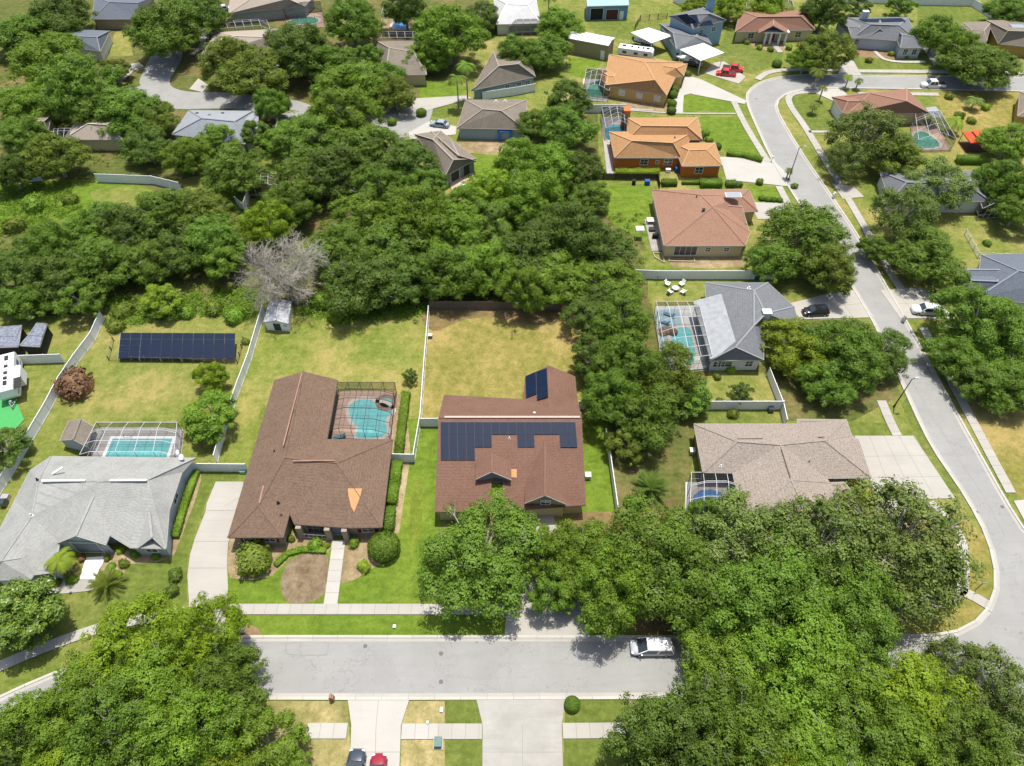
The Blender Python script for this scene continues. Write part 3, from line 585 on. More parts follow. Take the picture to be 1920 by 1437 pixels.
def simple(name, label, a, b, c, d, r, t, ez, rz, wall, roof, cap=None, cat='house', ov=.4, gab=(0, 0), **kw):
    """four eave corners (NW NE SE SW), two ridge ends (r by a-d, t by b-c)"""
    F = ['abtr', 'cdrt'] + ([] if gab[1] else ['tbc']) + ([] if gab[0] else ['rda'])
    V = dict(a=(*a, ez), b=(*b, ez), c=(*c, ez), d=(*d, ez), r=(*r, rz), t=(*t, rz)); gs = []
    if gab[0]: gs.append(('d', 'r', 'a'))
    if gab[1]: gs.append(('b', 't', 'c'))
    return House(name, label, cat, V, ' '.join(F), 'abcd', wall, roof, cap, gables=gs, ov=ov, **kw)
# ---- red-brown house in the middle
h = House('solar_roof_house', 'house with red-brown shingle roof and dark blue solar panels in stepped rows', 'house',
 dict(a=(833, 741, e), b=(823, 783, 6.6), c=(816, 960, e), p=(1090, 783, 6.6), o=(1098, 947, e), d=(921, 959, 'bpc'), e=(921, 900, 'bpc'), f=(943, 900, 'bpc'), g=(943, 957, 'bpc'), q=(1082, 750, e), r=(1078, 706, e), s=(1029, 686, 4.6), t=(985, 708, e), u=(981, 749, e), v=(1030, 766, 4.6)),
 'abpqvu bcdefgop vsrq stuv', 'acdefgorqtu'.replace('rqtu', 'qrtu'), W_CR, RED, None, fascia=DKT, gables=(('t', 's', 'r'), ('a', 'b', 'c'), ('o', 'p', 'q')))
SP = 'bpc'
PKW = plain('pale_ridge_vent', (.55, .37, .31), .7, .1)
bx = MB(); a_ = h.P['b'].lerp(h.P['p'], .04)+Vector((0, 0, .1)); b_ = h.P['b'].lerp(h.P['p'], .99)+Vector((0, 0, .1)); bx.bar(a_, b_, .3, .1); bx.build('ridge_vent', PKW, h.root)
h.panels(SP, (826, 791.5), (1079, 791.5), (826, 863), 16, 3, lambda i, j: j == 0 or (j == 1 and (i < 6 or i in (9, 10, 14, 15))) or (j == 2 and i < 4))
h.panels('stu', (985, 705.5), (1004.5, 697), (986, 747), 1, 6); h.panels('stu', (1005, 697), (1025, 690), (1007, 750.5), 1, 6)
h.cross((922, 885, 6.0), (892, 899, 5.0), (959, 900, 5.0), (922, 850), RED, RED, W_DK)  # gable wall grey, not cream: shade of the entry recess in its colour
h.cross((1022, 929, 5.7), (984, 944, 3.9), (1062, 946, 3.9), (1022, 828), RED, RED, W_CR, True, (1.3, 3.1, 1.1))
p, q = G(994, 966), G(1052, 968); bx = MB(); bx.box(((p.x+q.x)/2, p.y+1.2, 1.35), (q.x-p.x, 2.4, 2.7)); bx.build('garage_front', W_CR, h.root); bx = MB(); bx.hexa([(p.x-.3, p.y-.4, 2.72), (q.x+.3, p.y-.4, 2.72), (q.x+.3, p.y+2.4, 3.3), (p.x-.3, p.y+2.4, 3.3)], [(p.x-.3, p.y-.4, 2.84), (q.x+.3, p.y-.4, 2.84), (q.x+.3, p.y+2.4, 3.42), (p.x-.3, p.y+2.4, 3.42)]); bx.build('pent_roof', plain('tan_porch_roof', (.36, .25, .17), .9), h.root); h._put(Vector(((p.x+q.x)/2, p.y, 0)), Vector((1, 0, 0)), Vector((0, -1, 0)), 4.4, 0, 2.2, 'garage_door', WHITE, plain('garage_tan', (.45, .40, .33), .6), 1)
h.patch(SP, [(957, 880), (969, 880), (969, 896), (957, 895)], MATS['new_orange_shingles'], 'shingle_patch', .05)
h.vent(SP, 955, 823, STEEL); h.vent('abu', 1002, 777, WHITE, .2, .35); h.item('a', 'c', .3, 1.2, 1, 1.2)

# ---- pale grey roof house on the left
h = House('grey_roof_house', 'big pale grey hip roofed house with white ridge vents and a recessed entry', 'house',
 dict(a=(95, 856, e), b=(366, 859, e), c=(341, 886, e), d=(317, 957, e), E=(311, 1029, e), f=(244, 1027, e), g=(205, 1003, e), G=(111, 1018, e), H=(104, 1073, e), i=(63, 1078, e), j=(58, 1086, e), k=(-18, 1088, e), l=(-36, 1060, e), m=(28, 937, e), n=(56, 882, e), q=(72, 901, 5.2), p=(187, 903, 5.4), r=(277, 900, 5.2), s=(60, 968, 4.8), t=(2, 1052, 4.5), u=(40, 1046, 4.1)),
 'abrpq bcr cdEr prEfg qpgGs aqn nmltsq stuiHG tkjiu tlk', 'abcdEfgGHijklmn', W_GR, GREY, None, capw=.22)
h.line('abr', (78, 901.5), (160, 901), .28, WHITE, up=.16, h=.1); h.line('abr', (206, 901), (275, 900.5), .28, WHITE, up=.16, h=.1); h.line('nms', (98, 889), (117, 877), .25, WHITE, up=.1)
h.line('abr', (98, 888), (117, 876), .25, WHITE, 'roof_vent', .12)
h.cross((142, 1005, 4.7), (104, 1020, 2.9), (199, 1022, 2.9), (186, 908), GREY, GREY, W_GR, True, (3.4, 0, 2.6, 'door', plain('entry_shadow_grey', (.22, .25, .29), .8)))  # broad door panel painted shadow grey in place of the shaded recess
h.cross((285, 990+18, 4.2), (258, 1028, 2.95), (309, 1030, 2.95), (280, 960), GREY, GREY, W_GR, False)
h.vent('abr', 70, 900, BLACK); h.vent('rdE', 60, 967, WHITE)
h.item('d', 'c', .45, 1.6, 1.0, 1.3); h.item('f', 'E', .5, 1.5, 1.0, 1.3); h.item('i', 'H', .5, 1.4, 1.0, 1.3)
for px, py, r_ in ((338, 848, .35), (345, 857, .45)):
    p = h.spot('abr', px, py+4, .1); bx = MB(); bx.cone(p, p+Vector((0, 0, .6)), .04, .04, 6); bx.cone(p+Vector((0, 0, .55)), p+Vector((-.1, -.15, .75)), r_*.3, r_, 12); bx.build('satellite_dish', WHITE, h.root)

# ---- tan shingle house on the right
h = House('tan_shingle_house', 'house with mottled tan shingle roof and a wide concrete driveway on its right', 'house',
 dict(a=(1301, 795, e), b=(1495, 795, e), c=(1495, 786, e), d=(1587, 787, e), D=(1597, 817, e), e=(1611, 825, e), f=(1634, 896, e), g=(1550, 897, e), h=(1556, 905, e), i=(1583, 904, e), j=(1597, 920, e), k=(1602, 960, e), l=(1510, 972, e), m=(1392, 972, e), n=(1374, 887, e), o=(1318, 886, e), p=(1382, 828, 4.9), q=(1464, 834, 5.1), r=(1546, 826, 4.8), s=(1484, 900, 5.0), t=(1500, 934, 4.8)),
 'abqp bcdrq dDr Defr rfgq qghs shijkt tkl qsnp snm stlm pno opa', 'abcdDefghijklmno', W_OC, TAN, None)
DKR = plain('dark_ridge_gap', (.13, .105, .09), .9)
h.line('abq', (1382, 823), (1430, 822.5), .12, DKR, up=.12); h.line('bcr', (1489, 820.5), (1546, 820), .12, DKR, up=.14); h.line('qns', (1465, 842), (1482, 896), .12, DKR, up=.1)
h.vent('rfg', 1516, 868, BLACK); h.vent('pno', 1351, 875, WHITE); h.item('g', 'f', .5, 2.0, .9, 1.3); h.item('o', 'a', .5, 1.4, 1.0, 1.2)

# ---- slate house by the screened pool, right
LAN = plain('lanai_roof_metal', (.31, .325, .335), .5, .18, 1.2)
h = House('slate_pool_house', 'slate grey roofed house with a flat pale metal patio roof beside a blue decked pool', 'house',
 dict(a=(1322, 530, e), b=(1440, 530, e), c=(1489, 575, e), d=(1500, 612, e), f=(1432, 608, e), g=(1432, 675, e), i=(1331, 676, e), p=(1414, 545, 5.4), q=(1436, 588, 5.6), r=(1414, 610, 5.4), s=(1379, 651, 5.2)),
 'abp bcqp cdq dfrq fgsr gis aprsi pqr', 'abcdfgi', W_WH, SLATE, SLATEC)
bx = MB(); q = [G(1299, 567, 3.0), G(1352, 553, 4.3), G(1382, 652, 4.3), G(1331, 676, 3.0)]; bx.hexa([p-Vector((0, 0, .12)) for p in q], [p+Vector((0, 0, .25)) for p in q]); bx.build('metal_patio_roof', LAN, h.root)
p = G(1431, 604, 3.5); bx = MB(); bx.box((p.x, p.y, 4.6), (1.2, .9, 2.4)); bx.box((p.x, p.y, 5.85), (1.5, 1.2, .14)); bx.build('chimney', W_WH, h.root)
h.item('i', 'g', .3, 2.2, .9, 1.2); h.item('i', 'g', .8, 1.2, .9, 1.3); h.vent('bcq', 1404, 541, WHITE, .15); h.item('i', 'g', .13, 1.2, .9, 1.2)

# ---- salmon house
h = House('salmon_roof_house', 'house with salmon pink shingle roof and one skylight above cream walls', 'house',
 dict(a=(1222, 356, e), b=(1405, 355, e), c=(1421, 396, e), d=(1394, 398, e), f=(1406, 436, e), g=(1398, 461, e), i=(1245, 461, e), p=(1314, 366, 5.7), r=(1390, 368, 4.5), s=(1336, 388, 5.7)),
 'abrp bcr rcdsp dfs fgs gis iaps', 'abcdfgi', W_CR, SALMON, None)
sk_ = h.spot('bcr', 1375, 366, .22); bx = MB(); bx.box(sk_, (3.0, 1.5, .16), 0, 1); bx.box(sk_+Vector((0, 0, .1)), (2.8, 1.3, .06)); bx.build('skylight', [paint('skylight_glass', (.30, .34, .38), .3), WHITE], h.root)
h.boxvent('gis', 1319, 394); h.vent('iap', 1306, 370, BLACK); h.item('i', 'g', .27, 4.2, .4, 2.0, 'sliding_door', WHITE, GLASS, 3); h.item('i', 'g', .56, 1.0, 1.2, 1.0); h.item('i', 'g', .8, 1.0, 1.2, 1.0)
h.cross((1392, 388, 4.6), (1375, 380, 3.2), (1400, 420, 3.2), (1340, 384), SALMON, SALMONC, W_CR, False)

# ---- two orange houses
h = simple('orange_house', 'orange walled house with tan-orange shingle roof and a lime hedge along its wall', (1142, 247), (1300, 247), (1278, 296), (1152, 296), (1184, 264), (1262, 268), e, 5.5, W_OR, ORNG, ORNGC)
h.wing((1176, 221), (1308, 220), (1317, 262), (1176, 262), (1202, 236), (1288, 237), e, 5.2)
h.wing((1262, 268), (1341, 268), (1355, 311), (1279, 312), (1292, 282), (1324, 281), e, 4.7)
h.item('d', 'c', .45, 1.6, 1.0, 1.3); h.item('d', 'c', .83, 1.7, 1.0, 1.4); h.item('d', 'c', .66, .7, 1.2, .8); h.witem(-1, 'd', 'c', .45, 1.6, .9, 1.5); h.line('rtd', (1201, 246.5), (1245, 247), .15, OLDB, up=.3)
bx = MB(); p = G(1176, 238, 0); bx.box((p.x-.6, p.y, 2.2), (1.5, 2.2, 4.4)); bx.build('chimney', plain('orange_brick', (.45, .16, .06), .9), h.root); h.vent('rtc', 1265, 259, BLACK)
h = simple('ochre_house', 'yellow ochre walled house with tan-orange shingle roof and green screened pool', (1280, 117), (1250, 179), (1133, 160), (1142, 102), (1209, 117), (1228, 150), e, 5.8, W_YE, ORNG, ORNGC)
h.wing((1228, 110), (1289, 120), (1282, 143), (1226, 150), (1244, 124), (1268, 128), e, 4.6)
h.wing((1120, 130), (1160, 128), (1160, 163), (1136, 161), (1140, 142), (1152, 144), e, 3.9)
for t in (.12, .42, .72): h.item('b', 'c', t, 1.4, .9, 1.4, glass=plain('closed_blind', (.6, .6, .56), .6))

# ---- two storey blue house with carports
h = simple('two_storey_blue_house', 'two storey pale blue house with solar panels on its upper grey roof', (1254, 30), (1318, 14), (1362, 38), (1299, 54), (1290, 28), (1330, 26), 5.9, 8.2, W_BL, SLATE, SLATEC)
h.panels('cdr', (1294, 29), (1328, 28), (1304, 49), 6, 4, lambda i, j: (i+j) % 5 != 4, .5); h.panels('rda', (1268, 29), (1288, 26), (1288, 46), 4, 4, None, .3)
h.wing((1236, 44), (1310, 44), (1335, 84), (1268, 92), (1262, 62), (1306, 70), 3.0, 4.6)
h.panels2(-1, (1292, 72), (1312, 66), (1300, 86), 3, 3)
p = G(1329, 24, 6); bx = MB(); bx.box((p.x, p.y, 7.4), (1.8, 1.4, 4.4)); bx.box((p.x, p.y, 9.7), (2.1, 1.7, .3)); bx.build('chimney', W_BL, h.root)
for i_, t in enumerate((.3, .7)): h.item('d', 'c', t, 1.3, 3.6, 1.2)
h.item('b', 'c', .5, 1.2, 3.6, 1.2)
def carport(label, q, z, ground_z=0):
    P_ = [G(x, y, z) for x, y in q]; c = sum(P_, Vector())/4; r_ = thing('carport', label, 'carport', (c.x, c.y), group='white flat carports'); b = MB(); b.hexa([p-Vector((0, 0, .14)) for p in P_][::-1], P_[::-1]); b.build('canopy', CANV, r_)
    for p in P_:
        p = p.lerp(c, .06); b = MB(); b.box((p.x, p.y, z/2-.08), (.14, .14, z-.16)); b.build('post', WHITE, r_)
carport('white flat carport behind the blue house, over the boats near the camper', [(1183, 61), (1216, 52), (1261, 67), (1222, 81)], 3.6)
carport('white flat carport in front of the blue house beside the red trucks', [(1275, 93), (1319, 81), (1358, 99), (1314, 114)], 3.6)

# ---- far right houses
h = simple('porch_house', 'terracotta roofed house with white columned porch and red front door', (1388, 21), (1523, 20), (1528, 56), (1378, 60), (1420, 32), (1502, 31), e, 5.6, W_CR, MAROON, MAROONC)
h.cross((1450, 48, 5.0), (1422, 62, 3.2), (1477, 62, 3.2), (1450, 34), MAROON, MAROONC, W_CR, False, (1.4, 0, 2.4, 'door', REDP))
for x in (1432, 1442, 1458, 1470):
    p = G(x, 83); bx = MB(); bx.cone((p.x, p.y, 0), (p.x, p.y, 3.1), .3, .26, 10); bx.box((p.x, p.y, .1), (.5, .5, .2)); bx.build('column', WHITE, h.root)
p0, p1 = G(1427, 83), G(1474, 83); bx = MB(); bx.box(((p0.x+p1.x)/2, p0.y+.5, 3.0), (p1.x-p0.x, 1.6, .3)); bx.build('porch_beam', WHITE, h.root); h.item('d', 'c', .49, 1.3, 0, 2.3, 'door', WHITE, REDP); h.item('d', 'c', .40, .9, .6, 1.6); h.item('d', 'c', .58, .9, .6, 1.6); h.item('d', 'c', .2, 1.6, .9, 1.4); h.item('d', 'c', .82, 1.6, .9, 1.4)
h = simple('grey_porch_house', 'slate roofed grey house with white columns, red door and white chimney', (1590, 33), (1702, 32), (1725, 80), (1600, 70), (1632, 46), (1686, 48), e, 5.4, W_GR, SLATE, SLATEC)
h.wing((1568, 38), (1620, 34), (1632, 70), (1597, 72), (1590, 50), (1610, 52), e, 4.4); h.wing((1672, 50), (1722, 52), (1732, 90), (1688, 90), (1692, 66), (1712, 68), e, 4.6)
h.witem(-1, 'd', 'c', .28, 1.2, .9, 1.5); h.witem(-1, 'd', 'c', .72, 1.2, .9, 1.5); h.witem(-2, 'd', 'c', .4, 1.6, .9, 1.5); h.cross((1650, 54, 4.8), (1630, 68, 3.3), (1668, 68, 3.3), (1650, 38), SLATE, SLATEC, W_GR, True, (1.3, 0, 2.3, 'door', REDP))
for x in (1638, 1658):
    p = G(x, 90); bx = MB(); bx.cone((p.x, p.y, 0), (p.x, p.y, 3.3), .3, .26, 10); bx.build('column', WHITE, h.root)
p = G(1620, 32, 4.5); bx = MB(); bx.box((p.x, p.y, 3.2), (1.6, 1.2, 5.6)); bx.build('chimney', W_WH, h.root)
h.panels('abt', (1610, 36), (1690, 34), (1618, 42), 8, 1)
h = simple('corner_tan_house', 'tan grey roofed house behind the big tree in the upper right corner', (1850, 38), (1990, 38), (2010, 96), (1872, 82), (1890, 58), (1960, 60), e, 5.8, W_OC, OLDB, OLDBC)
h.wing((1805, 42), (1860, 40), (1850, 78), (1785, 90), (1822, 56), (1845, 58), e, 4.6); sk_ = h.spot('abt', 1908, 50, .1); bx = MB(); bx.box(sk_, (3.4, 2.0, .2)); bx.build('skylight', MATS['skylight_glass'], h.root)
h = simple('clay_roof_house', 'house with red clay roof inside the bend of the road', (1576, 182), (1700, 166), (1742, 212), (1590, 214), (1632, 163+12), (1700, 190), e, 5.6, W_CR, MAROON, MAROONC)
h.wing((1560, 182), (1640, 172), (1640, 220), (1580, 212), (1590, 190), (1620, 190), e, 4.6); h.witem(-1, 'd', 'a', .5, 4.6, 0, 2.3, 'garage_door', WHITE, WHITE)
h = simple('blue_grey_house', 'slate blue roofed house half hidden behind feathery trees', (1650, 322), (1850, 320), (1858, 378), (1668, 378), (1700, 342), (1810, 344), e, 5.6, W_WH, SLATE, SLATEC)
h = simple('dark_roof_house', 'dark slate roofed house cut by the right edge, with small white gable windows', (1840, 478), (2060, 470), (2080, 580), (1830, 560), (1910, 508), (2000, 520), e, 6.2, W_WH, DSL, DSLC)
h.cross((1812, 506, 4.6), (1800, 540, 3.0), (1822, 545, 3.0), (1920, 506), DSL, DSLC, W_WH, False)
h.wing((1806, 504), (1880, 504), (1880, 552), (1812, 552), (1822, 526), (1870, 528), e, 4.8, True); h.witem(-1, 'd', 'a', .5, 1.6, .9, 1.5); h.witem(-1, 'd', 'c', .2, 1.0, 1.0, 1.2)
simple('olive_house', 'olive yellow walled house at the right edge beyond the curving road', (1912, 172), (2040, 165), (2060, 225), (1908, 218), (1950, 190), (2010, 192), e, 5.0, W_OC, OLDB, OLDBC)

# ---- upper left and middle houses
h = simple('sage_house', 'grey brown roofed house with grey green walls and a window row, beside two palms', (925, 97), (990, 100), (1004, 144), (884, 170), (935, 124), (972, 120), e, 6.2, W_SG, OLDB, OLDBC)
for t in (.55, .75, .9): h.item('d', 'c', t, 1.2, .9, 1.3)
h = simple('grey_green_house', 'brown pyramid roofed house with pale teal wall and a blue tarp frame', (873, 187), (988, 187), (985, 243), (857, 240), (905, 205), (940, 208), e, 5.9, W_TQ, OLDB, OLDBC)
for x, y in ((930, 190), (947, 190)): h.vent('abt', x, y+1, WHITE, .2)
bx = MB(); p = h.W['d'].lerp(h.W['c'], .62); q = h.W['d'].lerp(h.W['c'], .8); BLU = plain('blue_tarp', (.02, .18, .62), .5, .1)
bx.box(((p.x+q.x)/2, p.y-.4, 2.3), (q.x-p.x, .6, .2)); bx.box((p.x, p.y-.3, 1.1), (.5, .4, 2.2)); bx.box((q.x, q.y-.3, 1.1), (.5, .4, 2.2)); bx.build('tarp_frame', BLU, h.root)
h = simple('bend_roof_house', 'grey brown roofed house with screened porch at the end of the cul-de-sac', (826, 245), (893, 298), (835, 330), (778, 252), (812, 262), (850, 300), e, 5.4, W_DK, OLDB, OLDBC)
h.wing((808, 246), (845, 262), (893, 302), (850, 312), (826, 262), (860, 292), e, 5.2); h.item('c', 'b', .3, 2.4, .2, 2.2, 'screen', WHITE, plain('dark_screen', (.05, .05, .05), .8)); h.item('c', 'b', .75, 1.8, .2, 2.2, 'screen', DARKM, MATS['dark_screen'])
simple('brown_top_house', 'brown roofed house near the top edge with a row of screens behind', (704, 76), (792, 76), (800, 140), (722, 142), (730, 90), (775, 98), e, 5.8, W_CR, OLDB, OLDBC)
simple('white_roof_house', 'very pale grey roofed house touching the top edge', (925, -6), (1005, -6), (1014, 44), (930, 46), (950, 8), (990, 10), e, 5.6, W_WH, plain('pale_roof', (.50, .50, .49), .8, .08, .8), WHITE)
h = simple('beige_top_house', 'beige brown roofed house with grey walls at the top edge beside the pool', (432, -8), (590, -8), (572, 12), (428, 26), (470, -2), (540, -2), e, 5.2, plain('grey_siding', (.38, .37, .35), .8), BEIG, BEIGC)
h = simple('rose_tan_house', 'rosy tan roofed house with a curved white screen cage on its back', (405, 60), (520, 54), (548, 96), (372, 110), (440, 68), (500, 70), e, 6.0, W_CR, BEIG, BEIGC)
h = simple('pale_blue_roof_house', 'pale blue grey roofed house beside the cul-de-sac, shaded by trees', (354, 207), (474, 208), (458, 270), (322, 252), (378, 222), (440, 228), e, 5.6, W_WH, shingle('pale_blue_shingle', (.27, .29, .315), (.36, .385, .41), .15, 13), SLATEC)
h.wing((440, 208), (484, 212), (484, 236), (459, 271), (455, 222), (468, 232), e, 3.9)
for x, y in ((370, 214), (393, 218), (418, 214)): h.boxvent('abt', x, y)
simple('dark_slate_house', 'dark slate roofed house between the trees left of the cul-de-sac', (116, 54), (206, 58), (188, 97), (124, 86), (140, 68), (182, 70), e, 5.0, W_WH, DSL, DSLC)
simple('top_slate_house', 'dark slate roofed house with brown wall at the top left edge', (178, -6), (290, -6), (256, 36), (172, 36), (205, 4), (260, 6), e, 5.6, W_BR, DSL, DSLC)
simple('beige_corner_house', 'beige roofed house half hidden by trees, left of the cul-de-sac', (150, 214), (230, 210), (230, 262), (118, 262), (165, 232), (200, 234), e, 5.2, W_CR, BEIG, BEIGC)
simple('brown_left_house', 'small brown roofed house peeping through trees at the far left', (60, 212), (96, 216), (90, 245), (52, 245), (66, 226), (82, 228), e, 4.6, W_CR, OLDB, OLDBC)

# ---- sheds and barns
def gabled_shed(name, label, cat, q, ez, rz, ridge, wall, roof, door=None, win=None, gab=(1, 1), cap=None):
    h = simple(name, label, *q, *ridge, ez, rz, wall, roof, cap, cat, .12, gab); return h
h = gabled_shed('garden_shed', 'white metal garden shed with double doors under the bare grey tree', 'shed', [(546, 566), (540, 607), (494, 604), (506, 563)], 2.0, 2.75, [(526, 561), (517, 601)], CANV, plain('weathered_tin', (.45, .46, .48), .5, .3, 2.5))
h.item('b', 'c', .5, 1.3, 0, 1.8, 'door', WHITE, plain('dark_door', (.05, .055, .06), .6)); h.item('b', 'c', .12, .5, 1.1, .5)
h = gabled_shed('barn_shed', 'small grey barn roofed shed beside the screened pool', 'shed', [(175, 800), (162, 838), (112, 826), (128, 790)], 1.9, 3.2, [(151, 786), (137, 824)], W_GR, OLDB)
h = gabled_shed('metal_barn', 'blue metal barn with two dark roll-up doors at the top edge', 'barn', [(1100, -12), (1178, -12), (1179, 10), (1101, 12)], 3.8, 4.6, [(1100, -4), (1178, -4)], plain('blue_metal', (.14, .28, .42), .6), plain('pale_blue_metal', (.30, .46, .56), .45, .08))
h.item('d', 'c', .24, 3.6, 0, 3.2, 'garage_door', WHITE, BLACK, 0); h.item('d', 'c', .62, 3.4, 0, 2.8, 'garage_door', WHITE, plain('dark_red_interior', (.09, .03, .03), .8), 0); h.item('d', 'c', .86, 1.0, 0, 2.2, 'door', WHITE, WHITE)
h = gabled_shed('storage_building', 'long beige metal building with white barrel roof', 'storage building', [(1073, 56), (1153, 71), (1141, 86), (1066, 72)], 3.8, 4.6, [(1069, 62), (1147, 76)], plain('tan_metal', (.33, .27, .16), .7, .1), CANV)
h.item('d', 'c', .88, 1.0, 0, 2.2, 'door', WHITE, WHITE)
gabled_shed('lean_to', 'small slate roofed lean-to shed at the far left under trees', 'shed', [(70, 606), (88, 608), (74, 650), (38, 648)], 2.4, 2.6, [(55, 628), (80, 630)], BLACK, plain('mottled_tin', (.20, .22, .27), .6, .5, 3), gab=(0, 0))
gabled_shed('tin_shelter', 'dark tin shelter at the left edge above the white fence', 'shelter', [(-30, 615), (40, 610), (34, 650), (-30, 652)], 2.4, 2.6, [(-10, 630), (30, 630)], BLACK, MATS['mottled_tin'], gab=(0, 0))
# ================================================================ pools, cages, fences, ground array
POOLW = water('pool_water', (.10, .42, .42)); POOLG = water('green_pool_water', (.03, .22, .13)); POOLB = water('blue_pool_water', (.02, .16, .45)); COPE = plain('pool_coping', (.50, .44, .38), .8, .1)
def pool(label, px, wat, deckpx, deckmat, sm=6, cope=None, n=.28):
    if deckpx: sheet('pool_deck', deckpx, .03, deckmat, 0, .05)
    q = smoothline(px, sm, True) if sm else px; w_ = [G(x, y) for x, y in q]; c = sum(w_, Vector())/len(w_); r_ = thing('swimming_pool', label, 'swimming pool', (c.x, c.y))
    if sum(w_[i].x*w_[(i+1) % len(w_)].y-w_[(i+1) % len(w_)].x*w_[i].y for i in range(len(w_))) < 0: w_.reverse()
    o_ = inset_poly([(p.x, p.y) for p in w_], -n); b = MB()
    for i in range(len(w_)):
        j = (i+1) % len(w_); A, B, C, D = w_[i], w_[j], o_[j], o_[i]; b.hexa([(p.x, p.y, .0) for p in (A, D, C, B)], [(p.x, p.y, .17) for p in (A, D, C, B)])
    b.build('coping', cope or COPE, r_); b = MB(); b.face([(p.x, p.y, .145) for p in w_]); o = b.build('water', wat, r_)
    bm = bmesh.new(); bm.from_mesh(o.data); bmesh.ops.triangulate(bm, faces=bm.faces[:]); bm.to_mesh(o.data); bm.free(); return r_
def cage(label, q, hw, ht, nx, ny, inset, frame, scr, sides='NWE', bw=.055, open_=''):
    """screen enclosure over a pool: q = ground corners NW NE SE SW; walls hw high, roof rises to ht over the inset"""
    Q = [G(x, y) for x, y in q]; c = sum(Q, Vector())/4; r_ = thing('pool_cage', label, 'pool enclosure', (c.x, c.y))
    LX = ((Q[1]-Q[0]).length+(Q[2]-Q[3]).length)/2; LY = ((Q[0]-Q[3]).length+(Q[1]-Q[2]).length)/2
    def P(u, v, z=None):       # u west-east, v north-south
        p = Q[0].lerp(Q[1], u).lerp(Q[3].lerp(Q[2], u), v); ds = []
        if 'N' in sides: ds.append(v*LY)
        if 'W' in sides: ds.append(u*LX)
        if 'E' in sides: ds.append((1-u)*LX)
        if 'S' in sides: ds.append((1-v)*LY)
        k = min([1]+[x/inset for x in ds]); return Vector((p.x, p.y, (hw+(ht-hw)*k) if z is None else z))
    iu, iv = min(.45, inset/LX), min(.45, inset/LY); us = sorted(set([0, 1]+[iu]*('W' in sides)+[1-iu]*('E' in sides)+[k/nx for k in range(1, nx) if iu*.6 < k/nx < 1-iu*.6])); vs = sorted(set([0, 1]+[iv]*('N' in sides)+[1-iv]*('S' in sides)+[k/ny for k in range(1, ny) if iv*.6 < k/ny]))
    f = MB()
    for u in [k/nx for k in range(nx+1)]:
        pts = [P(u, v) for v in vs]
        for a, b_ in zip(pts, pts[1:]): f.bar(a, b_, bw)
        for v in (0, 1): f.bar(P(u, v, 0), P(u, v), bw)
    for v in vs:
        pts = [P(u, v) for u in us]
        for a, b_ in zip(pts, pts[1:]): f.bar(a, b_, bw)
        for u in (0, 1): f.bar(P(u, v, 0), P(u, v), bw)
    for v in (0, 1): f.bar(P(0, v, 1), P(1, v, 1), bw*.8); f.bar(P(0, v, .05), P(1, v, .05), bw)
    for u in (0, 1): f.bar(P(u, 0, 1), P(u, 1, 1), bw*.8); f.bar(P(u, 0, .05), P(u, 1, .05), bw)
    f.build('frame', frame, r_); s_ = MB()
    for i in range(len(us)-1):
        for j in range(len(vs)-1):
            a, b_, c_, d_ = P(us[i], vs[j]), P(us[i+1], vs[j]), P(us[i+1], vs[j+1]), P(us[i], vs[j+1]); s_.face([a, b_, c_]); s_.face([a, c_, d_])
    for u in (0, 1): s_.face([P(u, 0, 0), P(u, 1, 0), P(u, 1, hw), P(u, 0, hw)])
    for v in (0, 1): s_.face([P(0, v, 0), P(1, v, 0), P(1, v, hw), P(0, v, hw)])
    s_.build('screen', scr, r_); return r_
SCR = screenmat('dark_screen_mesh', (.035, .035, .036), .28); SCRD = screenmat('charcoal_screen_mesh', (.03, .03, .032), .42)
GD = paving('grey_pool_deck', (.42, .40, .38), .25, .3, 21); PD = paving('salmon_pool_deck', (.48, .33, .26), .15, .2, 22); BD = paving('blue_pool_deck', (.34, .47, .52), .15, .2, 23); WD = paving('white_pool_deck', (.62, .62, .6), .1, .1, 24)
# grey house pool
pool('rectangular teal pool in the white framed cage behind the pale grey house', [(212, 824), (324, 824), (312, 862), (196, 862)], POOLW, [(182, 806), (344, 806), (336, 870), (160, 870)], GD, 0, WHITE)
cage('white framed screen cage over the rectangular pool behind the pale grey house', [(195, 812), (344, 812), (338, 872), (165, 872)], 2.6, 3.3, 5, 3, 1.6, CAGEW, SCR)
p = G(240, 821); bx = MB()
for k in range(8): a, c_ = k*pi/8, (k+1)*pi/8; bx.bar((p.x+.6*cos(a), p.y, .9*sin(a)), (p.x+.6*cos(c_), p.y, .9*sin(c_)), .06)
tag(bx.build('pool_ladder', STEEL, None, (p.x, p.y, 0)), 'bent metal grab rail at the edge of the rectangular teal pool', 'grab rail')
# brown house pool
pool('kidney shaped turquoise pool in the bronze cage behind the brown house', [(655, 765), (672, 752), (695, 752), (705, 757), (722, 758), (735, 772), (722, 790), (726, 808), (716, 820), (690, 824), (668, 820), (672, 803), (660, 790)], POOLW, [(636, 735), (742, 735), (736, 828), (620, 828)], PD, 4)
pool('small round spa with green water joined to the kidney shaped pool', [(712, 752), (722, 747), (734, 750), (737, 760), (726, 766), (714, 762)], water('spa_water', (.12, .30, .24)), None, None, 4, plain('spa_brick', (.25, .15, .11), .8))
cage('dark bronze screen cage over the kidney shaped pool behind the brown house', [(636, 738), (744, 738), (733, 834), (620, 828)], 2.7, 3.5, 5, 5, 2.2, DARKM, SCR)
